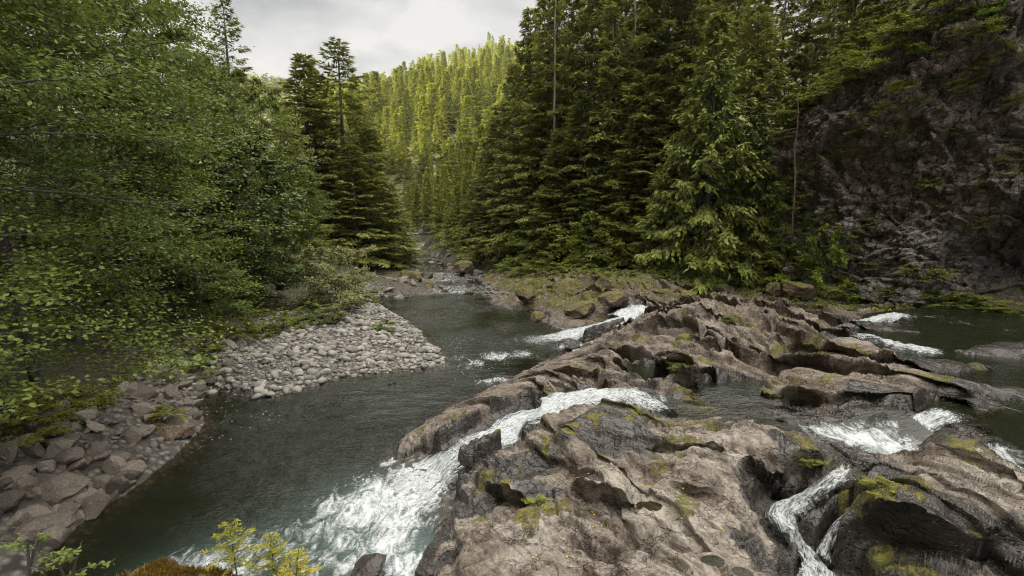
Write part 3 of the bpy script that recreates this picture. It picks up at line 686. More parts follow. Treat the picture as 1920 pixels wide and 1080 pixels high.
hs = wn('Mix'); hs.data_type = 'RGBA'; hs.blend_type = 'MULTIPLY'; hs.inputs[7].default_value = (1.0, 0.96, 0.87, 1); nt.links.new(cr.outputs[0], hs.inputs[6])
sx = wn('SeparateXYZ'); nt.links.new(tc.outputs['Generated'], sx.inputs[0])
nt.links.new(mr(sx.outputs[2], 0.42, 0.75), hs.inputs[0])   # warm tint added to the unseen overhead sky to warm the light
b2 = wn('Background'); nt.links.new(hs.outputs[2], b2.inputs[0])
nt.links.new(mr(sx.outputs[2], 0.40, 0.82, 0.42, SKY_TOP), b2.inputs[1])     # an overcast sky is brightest overhead
mx = wn('MixShader'); nt.links.new(mr(nz(2.3, 4, 0.55), 0.30, 0.40, 0.75, 1.0), mx.inputs[0]); nt.links.new(b1.outputs[0], mx.inputs[1]); nt.links.new(b2.outputs[0], mx.inputs[2])
nt.links.new(mx.outputs[0], out.inputs[0])
sd = bpy.data.lights.new('sun', 'SUN'); sd.energy = 5.0; sd.angle = R(0.5); sd.color = (1.0, 0.93, 0.76)
so = bpy.data.objects.new('sun', sd); COL.objects.link(so)
so.rotation_euler = Vector((SUN_DIR.x * math.cos(SUN_EL), SUN_DIR.y * math.cos(SUN_EL), -math.sin(SUN_EL))).to_track_quat('-Z', 'Y').to_euler()
so.location = (-40, -40, 60)

SC.view_settings.view_transform = 'Standard'; SC.view_settings.look = 'None'; SC.view_settings.exposure = EXPO; SC.view_settings.gamma = 1
cy = SC.cycles
cy.max_bounces = 6; cy.diffuse_bounces = 3; cy.glossy_bounces = 3; cy.transmission_bounces = 3; cy.transparent_max_bounces = 8; cy.volume_bounces = 0
cy.caustics_reflective = False; cy.caustics_refractive = False; cy.sample_clamp_indirect = 4
cy.use_denoising = True
cy.denoising_prefilter = 'NONE'
cy.filter_width = 1.1
cy.use_adaptive_sampling = True; cy.adaptive_threshold = 0.025
# ------------------------------------------------------------------ water
def mat_water():
    n = NT('river_water'); p = n.pos()
    dep = n.attr('depth'); fo = n.attr('foam'); ae = n.attr('aer')
    # ripples, longer across the flow
    r1 = n.noise(n.mapping(p, rot=(0, 0, R(25)), scale=(1.0, 2.2, 1)), 1.3, 3, 0.6, 0.6)
    r2 = n.noise(n.mapping(p, rot=(0, 0, R(10)), scale=(1.0, 2.2, 1)), 6.0, 4, 0.6, 0.5)
    h = n.math('ADD', n.math('MULTIPLY', r1, 0.7), n.math('MULTIPLY', r2, 0.32))
    calm = n.rng(n.noise(p, 0.25, 2), 0.35, 0.6, 0.35, 1.0)
    nb = n.n('Bump', Height=h, Strength=n.math('MULTIPLY', calm, n.attr('rip')), Distance=0.30)
    deepc = n.mix(ae, (0.010, 0.012, 0.006), (0.055, 0.085, 0.078))
    body = n.n('BsdfPrincipled', Base__Color=deepc, Roughness=0.06, IOR=1.333, Normal=nb)
    clear = n.n('BsdfTransparent', Color=(0.72, 0.66, 0.5))
    gl = n.n('BsdfGlossy', Roughness=0.06, Normal=nb, Color=(1, 1, 1))
    fr = n.n('Fresnel', IOR=1.333, Normal=nb)
    shal = n.n('MixShader', i0=fr, i1=clear, i2=gl)
    wat = n.n('MixShader', i0=n.math('MAXIMUM', n.rng(dep, 0.02, 0.5, 0.15, 1.0), ae), i1=shal, i2=body)
    f1 = n.noise(n.mapping(p, rot=(0, 0, R(-35)), scale=(1.5, 0.8, 1)), 2.4, 7, 0.72, 1.2); f2 = n.noise(p, 17, 4, 0.65)
    v = n.vor(n.mix(0.25, p, n.t.nodes.new('ShaderNodeTexCoord').outputs['Object']), 5.0, 'DISTANCE_TO_EDGE').outputs['Distance']
    f = n.math('ADD', fo, n.math('ADD', n.math('MULTIPLY', n.math('SUBTRACT', f1, 0.5), 2.0), n.math('MULTIPLY', n.math('SUBTRACT', f2, 0.5), 0.5)))
    ff = n.math('MULTIPLY', n.rng(f, 0.28, 1.0), n.rng(fo, 0.02, 0.15))
    sv = n.vor(n.mapping(p, scale=(1, 1, 0)), 6.5); spk = n.math('MULTIPLY', n.rng(sv.outputs['Distance'], 0.20, 0.13), n.rng(n.math('ADD', n.attr('spk'), n.math('SUBTRACT', n.noise(p, 0.9, 4), 0.5)), 0.30, 0.45))
    sc_ = n.t.nodes.new('ShaderNodeSeparateColor'); n.t.links.new(sv.outputs['Color'], sc_.inputs[0]); spk = n.math('MULTIPLY', spk, n.rng(sc_.outputs[0], 0.45, 0.55))
    ff = n.math('MAXIMUM', ff, n.math('MULTIPLY', spk, 0.85))
    foam = n.n('BsdfPrincipled', Base__Color=n.mix(n.rng(n.math('ADD', n.math('MULTIPLY', f1, 0.6), n.math('MULTIPLY', f2, 0.4)), 0.38, 0.6), (0.29, 0.315, 0.33), (0.56, 0.58, 0.59)), Roughness=0.6, Normal=n.bump(n.math('ADD', f1, n.math('MULTIPLY', f2, 0.5)), 0.7, 0.1))
    return n.done(n.n('MixShader', i0=ff, i1=wat, i2=foam))
def mat_fall():
    n = NT('white_water'); p = n.pos()
    fo = n.attr('foam'); al = n.attr('along'); ac = n.attr('across')
    cv = n.n('CombineXYZ', X=n.math('MULTIPLY', al, 1.1), Y=n.math('MULTIPLY', ac, 3.6), Z=0.0)
    s1 = n.noise(cv, 2.3, 6, 0.75, 1.1); s2 = n.noise(cv, 8.0, 4, 0.7, 0.2); f2 = n.noise(p, 16, 4, 0.7)
    f = n.math('ADD', fo, n.math('ADD', n.math('MULTIPLY', n.math('SUBTRACT', s1, 0.5), 1.7), n.math('ADD', n.math('MULTIPLY', n.math('SUBTRACT', s2, 0.5), 1.5), n.math('MULTIPLY', n.math('SUBTRACT', f2, 0.5), 0.5))))
    ff = n.rng(f, 0.22, 0.95)
    nb = n.bump(n.math('ADD', s1, n.math('ADD', n.math('MULTIPLY', s2, 0.5), n.math('MULTIPLY', f2, 0.4))), 0.8, 0.1)
    white = n.n('BsdfPrincipled', Base__Color=n.mix(n.rng(n.math('ADD', n.math('MULTIPLY', s2, 0.6), n.math('MULTIPLY', s1, 0.4)), 0.36, 0.62), (0.29, 0.32, 0.335), (0.60, 0.62, 0.63)), Roughness=0.55, Normal=nb)
    gl = n.n('BsdfGlossy', Roughness=0.08, Normal=nb); tr = n.n('BsdfTransparent', Color=(0.62, 0.62, 0.56)); fr = n.n('Fresnel', IOR=1.333, Normal=nb)
    wat = n.n('MixShader', i0=fr, i1=tr, i2=gl)
    return n.done(n.n('MixShader', i0=ff, i1=wat, i2=white))
M_WATER = mat_water(); M_FALL = mat_fall()

# foam on the lower pool: (px,py,radius m,amount)
FOAM = [(800, 900, .9, .95), (760, 930, 1.1, .95), (715, 930, 1.0, .9), (650, 950, 1.0, .7), (500, 1040, .9, .55), (620, 1040, .8, .5), (700, 945, 1.1, .95), (740, 975, .9, .9), (660, 970, .9, .75), (730, 1020, .7, .9), (760, 1060, .6, .9), (690, 1060, .8, .7), (640, 1010, .9, .55), (600, 985, .9, .45), (540, 1010, .8, .5), (460, 1040, .8, .6), (380, 1065, .7, .75), (300, 1085, .6, .7), (430, 1080, .6, .8), (560, 1060, .7, .55), (330, 1060, .5, .5), (780, 905, .8, .9),
        (1010, 637, 1.1, .6), (960, 640, .9, .3), (930, 668, .9, .7), (980, 664, .8, .65), (890, 680, .7, .6), (860, 672, .8, .35), (940, 712, .6, .6), (915, 716, .5, .6), (1060, 650, .8, .7), (1090, 656, .6, .8), (875, 688, .5, .45), (730, 868, .35, .7), (750, 880, .4, .7),
        (860, 545, 1.6, .55), (880, 535, 1.6, .45), (830, 523, 2.0, .6), (800, 552, 1.4, .3), (845, 510, 2.0, .4), (790, 545, 1.5, .35), (770, 452, 1.6, .8), (765, 458, 1.4, .6), (810, 470, 2, .4)]
AER = [(700, 960, 1.7, 1), (740, 1030, 1.5, 1), (640, 1000, 1.5, .8), (560, 1020, 1.5, .6), (420, 1060, 1.3, .7), (640, 940, 1.3, .5), (330, 1080, 1.0, .6), (770, 910, 1.0, .8), (1020, 637, 1.4, .5)]
def field(X, Y, lst, aniso=1.0):
    r = np.zeros(X.shape)
    for px, py, rad, a in lst:
        y0 = P(px, py, 0)[1]; p = P(px, py, float(wz(np.array(y0))))
        d2 = ((X - p[0]) / rad) ** 2 + ((Y - p[1]) / rad / aniso) ** 2
        r = np.maximum(r, a * np.exp(-d2))
    return r
X, Y = polar(4.7, 130, 1.0075, -1.35, 0.62, 560)
Gz = ground_h(X, Y); Bz = np.where(Y < 58, _table(_TB, X, Y), -9)
W0 = wz(Y); pc = P(690, 770, 0); mid_ = np.exp(-((X - pc[0]) / 4.5) ** 2 - ((Y - pc[1]) / 4.5) ** 2); rip = 0.42 + 0.65 * mid_
dep = W0 - np.maximum(Gz, np.where((X > -3.5) & (Y < 50), Bz, -9))
fm = field(X, Y, FOAM); ae = field(X, Y, AER)
SPK = [(780, 590, 3.0, .6), (860, 640, 2.2, .6), (700, 575, 2.5, .5), (430, 760, 1.6, .8), (470, 790, 1.5, .55), (400, 830, 1.2, .5), (850, 700, 1.2, .6), (920, 690, 1.4, .6), (650, 920, 1.6, .5), (950, 620, 1.8, .4)]
spk = field(X, Y, SPK)
steep = sst(0.006, 0.03, (wz(Y + 0.5) - wz(Y - 0.5)))
fm = np.maximum(fm, steep * 0.42)
chop = 0.035 * fbm2(X * 0.75 + 0.3 * Y, Y * 1.9 - 0.3 * X, 3, 94, 0.6) + 0.012 * ridge2(X * 2.2 + .5 * Y, Y * 4.4, 2, 95)
Zw = W0 + chop * (0.45 + 0.75 * mid_) * (0.45 + 0.9 * sst(-0.2, 0.4, fbm2(X * .18, Y * .18, 2, 96))) + 0.025 * fbm2(X * 1.1, Y * 1.6, 3, 91) * (0.5 + 2.4 * fm) + 0.02 * fm * fbm2(X * 6, Y * 6, 3, 92)
keep = (dep > -0.12)
obj('river', grid_mesh('river', X, Y, Zw, keep, {'depth': dep, 'foam': fm, 'aer': np.clip(ae, 0, 1), 'rip': rip + 0.3 * fm, 'spk': spk}), M_WATER, kind='structure')

# upper river: quiet channels over the shelf
UF = [(1690, 592, .8, .5), (1760, 595, .7, .35), (1800, 605, .8, .35), (1860, 600, .5, .3), (1720, 655, .6, .5), (1620, 815, .8, .9), (1680, 835, .6, .95), (1570, 805, .7, .75), (1650, 800, .6, .8), (1840, 690, .5, .25), (1850, 756, .35, .5), (1880, 762, .4, .3), (1900, 850, .5, .6), (1520, 800, .4, .5), (1240, 750, .5, .45), (1810, 735, .4, .3), (1900, 620, .5, .3)]
X, Y = polar(7, 40, 1.005, 0.15, 1.5, 620)
sd = np.full(X.shape, -9.0)
for pl in UPOLY: sd = np.maximum(sd, poly_sd(X, Y, pl, 1.5))
U = ufit(X, Y)
Bz = _table(_TB, X, Y)
fm = np.zeros(X.shape)
for px, py, rad, a in UF:
    z = 2.0
    for _ in range(3):
        p = P(px, py, z); z = float(ufit(p[None, 0], p[None, 1])[0])
    fm = np.maximum(fm, a * np.exp(-((X - p[0]) ** 2 + (Y - p[1]) ** 2) / rad ** 2))
Zu = U + 0.02 * fbm2(X * 1.3, Y * 1.3, 3, 93) * (0.6 + 2 * fm)
keep = (sd > -0.35) & (U - Bz > -0.15)
obj('river', grid_mesh('upper_river', X, Y, Zu, keep, {'depth': np.maximum(U - Bz, 0) * 1.6, 'foam': fm, 'aer': 0.6 * np.clip(fm - .3, 0, 1), 'rip': np.full(X.shape, 0.32)}), M_WATER, kind='structure')
for i, (px, py, z, rx, ry) in enumerate(PUDDLES):
    p = P(px, py, z); a = np.linspace(0, 2 * pi, 32, endpoint=False); rr = np.linspace(0.0, 1, 6)[1:]
    V = [[0, 0, 0]] + [[rx * 1.75 * r * math.cos(t), ry * 2.4 * r * math.sin(t), 0] for r in rr for t in a]
    F4 = [[1 + k * 32 + j, 1 + (k + 1) * 32 + j, 1 + (k + 1) * 32 + (j + 1) % 32, 1 + k * 32 + (j + 1) % 32] for k in range(4) for j in range(32)]
    F3 = [[0, 1 + j, 1 + (j + 1) % 32] for j in range(32)]
    N = len(V)
    obj('puddle', new_mesh('puddle', np.array(V), [np.array(F4), np.array(F3)], True, {'depth': np.full(N, .25), 'foam': np.zeros(N), 'aer': np.zeros(N), 'rip': np.full(N, .05)}), M_WATER, kind='structure', loc=(p[0], p[1], z - 0.012))

# cascades
def cascade(key, label):
    c = CW[key]; n = len(c); na = 31
    seg = np.hypot(np.diff(c[:, 0]), np.diff(c[:, 1])); L = np.r_[0, np.cumsum(np.hypot(seg, np.diff(c[:, 2])))]
    ns = int(L[-1] / 0.045) + 8
    s = np.linspace(0, L[-1], ns)
    # smooth the centre line
    def sm(v, k=9):
        q = np.interp(s, L, v); ker = np.hanning(k + 2)[1:-1]; ker /= ker.sum()
        qq = np.convolve(np.r_[[q[0]] * (k // 2), q, [q[-1]] * (k // 2)], ker, 'valid'); return qq[:ns]
    cx, cy, wd, fo = sm(c[:, 0], 15), sm(c[:, 1], 15), sm(c[:, 3], 15), sm(c[:, 4])
    cz = sm(c[:, 2], 7)
    tx = np.gradient(cx); ty = np.gradient(cy); l = np.hypot(tx, ty) + 1e-9; nx, ny = -ty / l, tx / l
    a = np.linspace(1, -1, na)
    A, S = np.meshgrid(a, s)
    wob = 1 + 0.22 * noise2(S * 0.9, np.sign(A) * 3 + A * 0, 101)
    off = A * wd[:, None] * 1.12 * wob
    X = cx[:, None] + nx[:, None] * off; Y = cy[:, None] + ny[:, None] * off
    slope = -np.gradient(cz, s)[:, None]
    Z = cz[:, None] + 0.07 * (1 - A * A) - 0.20 * np.abs(A) ** 5
    st = noise2(S * 0.9 + 3, off * 4.0, 102) * 0.5 + noise2(S * 2.2, off * 9.0, 103) * 0.25
    turb = fbm2(X * 4.5, Y * 4.5, 4, 104)
    k = np.clip(fo, 0, 1)[:, None]
    Z = Z + k * (0.11 * st * np.clip(0.4 + slope, 0.3, 1) + 0.06 * turb + 0.06 * fbm2(X * 1.9, Y * 1.9, 2, 106))
    X = X + 0.03 * turb * k
    f = fo[:, None] * (0.76 if key in ('D', 'D2') else 0.88) * (1 - 0.95 * np.abs(A + 0.25 * noise2(S * 1.6, A * 2.0, 105)) ** 3) * sst(0, 0.45, S) * sst(L[-1], L[-1] - 0.3, S)
    me = grid_mesh('waterfall', X, Y, Z, None, {'foam': f, 'along': S + 7.7 * (sum(map(ord, key)) % 13), 'across': off})
    # thrown drops and froth lumps just above the surface
    return obj('waterfall', me, M_FALL, label=label, cat='waterfall', group='white cascades between the rocks')
for k, l in {'A1': 'white waterfall dropping into the dark pool beyond the brown rock spur', 'A2': 'short white side chute splitting off the far waterfall above the small dark rock',
             'B': 'largest white cascade, tumbling through the middle of the rock shelf into the pool', 'B2': 'narrow white chute passing the camera side of the dark wet rock in the largest cascade',
             'C1': 'white fall spilling past the big dark mossy hump into a round foaming basin', 'C2': 'short curtain of white drips over the ledge behind the foaming basin',
             'D': 'narrow forked waterfall running down a dark cleft towards the bottom edge', 'D2': 'thin white trickle over the wet black rock beside the narrow cleft waterfall',
             'E': 'small broken white rapid behind the dark mossy hump at the frame edge', 'F1': 'low white riffle spilling off the upper river near the cliff foot', 'F2': 'long thin white riffle sliding along a rock finger of the upper river'}.items():
    cascade(k, l)
# ------------------------------------------------------------------ foliage and bark
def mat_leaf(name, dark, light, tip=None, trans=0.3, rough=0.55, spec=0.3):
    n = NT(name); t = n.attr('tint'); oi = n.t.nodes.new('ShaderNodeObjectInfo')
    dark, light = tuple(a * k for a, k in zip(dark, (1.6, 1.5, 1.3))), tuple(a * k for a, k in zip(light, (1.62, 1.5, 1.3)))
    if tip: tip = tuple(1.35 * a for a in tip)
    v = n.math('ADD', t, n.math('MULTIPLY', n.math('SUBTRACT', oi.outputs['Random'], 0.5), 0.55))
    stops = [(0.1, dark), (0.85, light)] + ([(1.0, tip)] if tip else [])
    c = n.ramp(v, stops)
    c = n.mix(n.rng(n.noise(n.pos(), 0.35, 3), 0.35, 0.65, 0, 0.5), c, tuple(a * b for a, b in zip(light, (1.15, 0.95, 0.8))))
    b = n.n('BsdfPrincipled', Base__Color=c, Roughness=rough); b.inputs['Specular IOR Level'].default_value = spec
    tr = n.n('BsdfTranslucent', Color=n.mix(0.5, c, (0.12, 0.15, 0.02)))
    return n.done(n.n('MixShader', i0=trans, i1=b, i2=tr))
def mat_bark(name, a, b, sc=6):
    n = NT(name); p = n.coord(); q = n.noise(n.mapping(p, scale=(1, 1, 0.25)), sc, 5, 0.7)
    return n.done(n.n('BsdfPrincipled', Base__Color=n.mix(n.rng(q, 0.35, 0.65), a, b), Roughness=0.9, Normal=n.bump(q, 0.7, 0.05)))
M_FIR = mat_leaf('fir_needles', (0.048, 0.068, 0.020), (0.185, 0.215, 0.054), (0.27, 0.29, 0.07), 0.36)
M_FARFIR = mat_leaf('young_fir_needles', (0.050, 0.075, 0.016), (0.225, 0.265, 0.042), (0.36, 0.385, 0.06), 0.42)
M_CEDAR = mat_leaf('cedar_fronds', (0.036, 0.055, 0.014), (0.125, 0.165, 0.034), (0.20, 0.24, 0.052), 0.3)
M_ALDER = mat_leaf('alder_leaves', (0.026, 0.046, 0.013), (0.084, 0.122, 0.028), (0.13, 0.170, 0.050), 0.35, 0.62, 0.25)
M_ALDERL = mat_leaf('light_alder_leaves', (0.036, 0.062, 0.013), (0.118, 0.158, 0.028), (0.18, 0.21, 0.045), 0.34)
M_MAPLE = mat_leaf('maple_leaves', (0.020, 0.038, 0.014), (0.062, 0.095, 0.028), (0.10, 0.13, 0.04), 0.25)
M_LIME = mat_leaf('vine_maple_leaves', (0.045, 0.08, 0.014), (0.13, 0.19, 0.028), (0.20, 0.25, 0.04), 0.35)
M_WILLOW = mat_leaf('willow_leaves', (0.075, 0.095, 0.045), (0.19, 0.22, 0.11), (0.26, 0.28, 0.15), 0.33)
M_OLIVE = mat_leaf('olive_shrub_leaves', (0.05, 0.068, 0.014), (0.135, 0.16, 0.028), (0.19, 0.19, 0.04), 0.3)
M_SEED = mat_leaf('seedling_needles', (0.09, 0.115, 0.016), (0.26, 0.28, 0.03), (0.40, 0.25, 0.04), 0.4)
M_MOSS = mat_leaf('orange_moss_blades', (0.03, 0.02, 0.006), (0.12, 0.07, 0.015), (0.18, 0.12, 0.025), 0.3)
M_BARK = mat_bark('fir_bark', (0.06, 0.05, 0.042), (0.16, 0.14, 0.12))
M_ABARK = mat_bark('alder_bark', (0.035, 0.032, 0.027), (0.11, 0.10, 0.085))
M_SNAG = mat_bark('dead_wood', (0.10, 0.08, 0.062), (0.24, 0.20, 0.16))
M_RSNAG = mat_bark('red_dead_wood', (0.06, 0.035, 0.024), (0.17, 0.11, 0.08))

def unit(v): return v / (np.linalg.norm(v, axis=-1, keepdims=True) + 1e-9)
def blades(base, d, up, L, W, fold=0.0):
    """one diamond leaf per row: base point, direction, rough normal, length, width"""
    d = unit(d); s = unit(np.cross(d, up)); L = np.broadcast_to(L, len(base))[:, None]; W = np.broadcast_to(W, len(base))[:, None]
    m = base + d * L * 0.45
    return np.stack([base, m + s * W * 0.5, base + d * L, m - s * W * 0.5], 1)
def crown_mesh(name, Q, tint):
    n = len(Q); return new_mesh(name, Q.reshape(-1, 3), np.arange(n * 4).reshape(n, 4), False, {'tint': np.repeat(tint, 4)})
def tubes_mesh(name, lines, k=6):
    """lines: list of (points, radii) -> one mesh of tapered tubes"""
    VV, FF, o = [], [], 0
    for pts, rad in lines:
        pts = np.asarray(pts, float); rad = np.asarray(rad, float); n = len(pts)
        t = unit(np.gradient(pts, axis=0)); a = unit(np.cross(t, np.where(np.abs(t[:, :1]) < 0.8, [[1.0, 0, 0]], [[0, 1.0, 0]]))); b = np.cross(t, a)
        th = np.arange(k) * 2 * pi / k
        VV.append((pts[:, None] + rad[:, None, None] * (a[:, None] * np.cos(th)[None, :, None] + b[:, None] * np.sin(th)[None, :, None])).reshape(-1, 3))
        i = np.arange(n * k).reshape(n, k) + o; j = np.roll(i, -1, 1)
        FF.append(np.stack([i[:-1], j[:-1], j[1:], i[1:]], -1).reshape(-1, 4)); o += n * k
    return new_mesh(name, np.concatenate(VV), np.concatenate(FF), True)

def conifer(seed, h, r, bf=0.05, nb=260, lat=9, need=5, L=0.42, W=0.10, droop=0.5, irr=0.35, power=0.8, hang=0.25, limbs=True, gaps=0.15):
    g = np.random.default_rng(seed)
    t = (np.arange(nb) + g.random(nb)) / nb; t = t ** 0.92
    z = h * (bf + (1 - bf) * t * 0.985)
    prof = (1 - t) ** power * sst(-0.12, 0.10, t)
    bl = r * prof * (1 - irr + 2 * irr * g.random(nb)) + 0.012 * h
    bl *= np.where(g.random(nb) < gaps, 0.45, 1.0)
    az = np.arange(nb) * 2.39996 + g.normal(0, 0.4, nb)
    ev = lerp(-0.20, 0.75, t ** 1.6) + g.normal(0, 0.10, nb)
    lines = []
    lx, ly = g.normal(0, 0.006, 2) * h
    tz = np.linspace(0, h, 14)
    lines.append((np.stack([lx * (tz / h) ** 2, ly * (tz / h) ** 2, tz], 1), 0.012 * h * (1 - tz / h) ** 0.9 + 0.012))
    def at(i, q):
        q = q; x = bl[i] * q
        zz = z[i] + x * np.sin(ev[i]) - droop * bl[i] * 0.5 * q * q * (1 - t[i]) + 0.22 * droop * bl[i] * q ** 4
        c = np.cos(ev[i]); return np.stack([np.cos(az[i]) * x * c + lx * (z[i] / h) ** 2, np.sin(az[i]) * x * c + ly * (z[i] / h) ** 2, zz], -1)
    if limbs:
        for i in range(nb):
            if bl[i] > 0.1 * r: lines.append((at(np.full(4, i), np.linspace(0, 0.95, 4)), np.linspace(0.011, 0.004, 4) * (0.6 + bl[i] * 0.45)))
    nl = np.maximum(3, (lat * bl / r * 1.9).astype(int)); I = np.repeat(np.arange(nb), nl * 2)
    q = g.random(len(I)) ** 0.75 * 0.88 + 0.12
    p0 = at(I, q); sgn = np.where(g.random(len(I)) < 0.5, 1, -1)
    a2 = az[I] + sgn * (0.95 - 0.45 * q + g.normal(0, 0.18, len(I)))
    ll = (0.42 * bl[I] * (1.08 - q) + 0.22) * (0.6 + 0.6 * g.random(len(I)))
    d2 = np.stack([np.cos(a2), np.sin(a2), ev[I] * 0.5 - 0.12 - hang * 0.6 * g.random(len(I))], -1)
    K = np.repeat(np.arange(len(I)), need)
    s = g.random(len(K)); pos = p0[K] + unit(d2)[K] * (ll[K] * s)[:, None]
    pos[:, 2] -= hang * 0.5 * ll[K] * s * s
    dd = d2[K] + np.stack([g.normal(0, 0.45, len(K)), g.normal(0, 0.45, len(K)), g.normal(-0.10, 0.25, len(K)) - hang * g.random(len(K))], -1)
    up = np.stack([g.normal(0, 0.45, len(K)), g.normal(0, 0.45, len(K)), np.ones(len(K))], -1)
    Q = blades(pos, dd, up, L * (0.6 + 0.8 * g.random(len(K))), W * (0.7 + 0.6 * g.random(len(K))))
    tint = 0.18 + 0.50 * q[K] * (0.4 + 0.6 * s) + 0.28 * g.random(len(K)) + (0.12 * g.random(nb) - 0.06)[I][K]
    return tubes_mesh('trunk', lines, 5), crown_mesh('crown', Q, tint)

def broadleaf(seed, h, r, base=0.15, limbs=20, tw=9, nleaf=55, leaf=0.12, stems=1, squash=1.0, spread=0.5, layer=0.35, top=1.0, prof=None, side=None):
    g = np.random.default_rng(seed); lines = []; P0 = []; D0 = []; TL = []; TQ = []
    for si in range(stems):
        a = g.random() * 2 * pi; off = (0.10 * r * g.random() if stems > 1 else 0)
        lean = (0.5 * r if stems > 1 else 0.10 * r) * (0.5 + 0.7 * g.random())
        hh = h * (0.8 + 0.2 * g.random()) if stems > 1 else h
        tz = np.linspace(0, 1, 9); w = 0.03 * h * (g.random(2) - 0.5)
        tr = np.stack([off * math.cos(a) + lean * math.cos(a) * tz ** 1.4 + w[0] * np.sin(tz * 5), off * math.sin(a) + lean * math.sin(a) * tz ** 1.4 + w[1] * np.sin(tz * 4), hh * tz * 0.97], 1)
        lines.append((tr, (0.011 * h / (1 + 0.5 * (stems - 1)) + 0.008) * (1 - tz) ** 0.8 + 0.005))
        for li in range(max(2, limbs // stems)):
            q = base + (1 - base) * (li + g.random()) / max(2, limbs // stems); q = min(q, 0.99)
            b = np.array([np.interp(q, tz, tr[:, k]) for k in range(3)])
            v = (q - base) / (1 - base)
            R_ = r * (np.interp(v, *prof) if prof else (0.35 + 0.65 * math.sin(pi * min(1, 0.15 + 0.62 * v + 0.1)) ) * (1 - 0.55 * v ** 3))
            az = li * 2.39996 + g.normal(0, 0.4) + si * 1.3
            if side is not None: az = side + g.normal(0, 0.9)
            ln = R_ * (0.55 + 0.6 * g.random()); el = lerp(0.1, 1.0, v) + g.normal(0, 0.15)
            qq = np.linspace(0, 1, 6); dr = np.array([math.cos(az), math.sin(az)])
            lm = np.stack([b[0] + dr[0] * ln * qq, b[1] + dr[1] * ln * qq, b[2] + ln * (math.sin(el) * qq * 0.8 - (0.45 * qq ** 2) * (1 - v))], 1)
            lines.append((lm, (0.007 * ln + 0.005) * (1 - qq * 0.85)))
            for ti in range(tw):
                u = 0.22 + 0.78 * (ti + g.random()) / tw; u = min(u, 1.0)
                p = np.array([np.interp(u, qq, lm[:, k]) for k in range(3)])
                ta = az + g.choice([-1, 1]) * (0.3 + 0.9 * g.random()) * (1.15 - 0.6 * u)
                tl = ln * spread * (1.15 - 0.55 * u) * (0.5 + 0.7 * g.random()) + 0.08 * r
                d = np.array([math.cos(ta), math.sin(ta), g.normal(0.10, 0.28)])
                P0.append(p); D0.append(d / np.linalg.norm(d)); TL.append(tl); TQ.append(u)
                if ti % 2 == 0: lines.append((np.stack([p, p + d * tl * 0.9]), np.array([0.004 * ln + 0.003, 0.002])))
    P0 = np.array(P0); D0 = np.array(D0); TL = np.array(TL); TQ = np.array(TQ)
    K = np.repeat(np.arange(len(P0)), np.maximum(3, (nleaf * (0.5 + g.random(len(P0)))).astype(int)))
    s = g.random(len(K)) ** 0.8; n = len(K)
    pos = P0[K] + D0[K] * (TL[K] * s)[:, None]
    sp = TL[K] * 0.19 * (0.35 + s)
    pos += np.stack([g.normal(0, 1, n) * sp, g.normal(0, 1, n) * sp, g.normal(-0.12, 1, n) * sp * layer], -1)
    dd = D0[K] * 0.7 + np.stack([g.normal(0, 0.7, n), g.normal(0, 0.7, n), g.normal(-0.25, 0.3, n)], -1)
    up = np.stack([g.normal(0, 0.55, n), g.normal(0, 0.55, n), np.ones(n)], -1)
    Q = blades(pos, dd, up, leaf * (0.65 + 0.7 * g.random(n)), leaf * 0.62 * (0.7 + 0.6 * g.random(n)))
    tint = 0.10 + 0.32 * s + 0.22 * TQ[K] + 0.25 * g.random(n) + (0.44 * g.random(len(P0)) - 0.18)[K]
    return tubes_mesh('trunk', lines, 5), crown_mesh('crown', Q, tint)

def plant(name, meshes, mats, loc, rz, sc, label, cat, group=None, parts=('trunk', 'crown')):
    r = thing(name, loc, rz, sc, label, cat, group)
    for nm, me, m in zip(parts, meshes, mats): obj(nm, me, m, r)
    return r

# prototypes (meshes shared by the copies)
FIR = [conifer(300 + i, 30, 4.6, bf=0.04, nb=230, lat=9, need=6, L=0.55, W=0.15, droop=0.55, hang=0.35) for i in range(3)] + \
      [conifer(310 + i, 30, 3.5, bf=0.03, nb=240, lat=8, need=6, L=0.5, W=0.14, droop=0.4, hang=0.25, power=0.7) for i in range(2)] + \
      [conifer(320, 30, 4.2, bf=0.45, nb=130, lat=8, need=5, L=0.55, W=0.14, droop=0.4, irr=0.5, gaps=0.35)]
GAP = [conifer(330, 30, 5.2, bf=0.05, nb=185, lat=9, need=6, L=0.5, W=0.13, droop=0.35, irr=0.45, gaps=0.15, power=0.7), conifer(331, 30, 4.4, bf=0.03, nb=150, lat=8, need=5, L=0.5, W=0.13, droop=0.35, irr=0.4, power=0.75)]
MIDFIR = [conifer(340 + i, 20, 3.4, bf=0.02, nb=130, lat=6, need=6, L=0.6, W=0.18, droop=0.5, limbs=False) for i in range(4)]
FARFIR = [conifer(350 + i, 20, 3.0, bf=0.02, nb=110, lat=5, need=4, L=0.75, W=0.26, power=1.05, irr=0.25, gaps=0.05, droop=0.4, limbs=False) for i in range(5)]
CEDAR = [conifer(360 + i, 24, 6.0, bf=0.0, nb=230, lat=9, need=7, L=0.50, W=0.20, droop=0.95, hang=0.9, irr=0.3, power=0.85) for i in range(2)]
ALD = [broadleaf(400 + i, 16, 4.6, base=0.12, limbs=30, tw=9, nleaf=70, leaf=0.21, layer=0.35) for i in range(4)]
NEARALD = [broadleaf(410, 15, 5.4, base=0.20, limbs=48, tw=13, nleaf=90, leaf=0.112, layer=0.3, spread=0.42), broadleaf(411, 14, 5.0, base=0.17, limbs=46, tw=13, nleaf=88, leaf=0.118, layer=0.3, spread=0.42)]
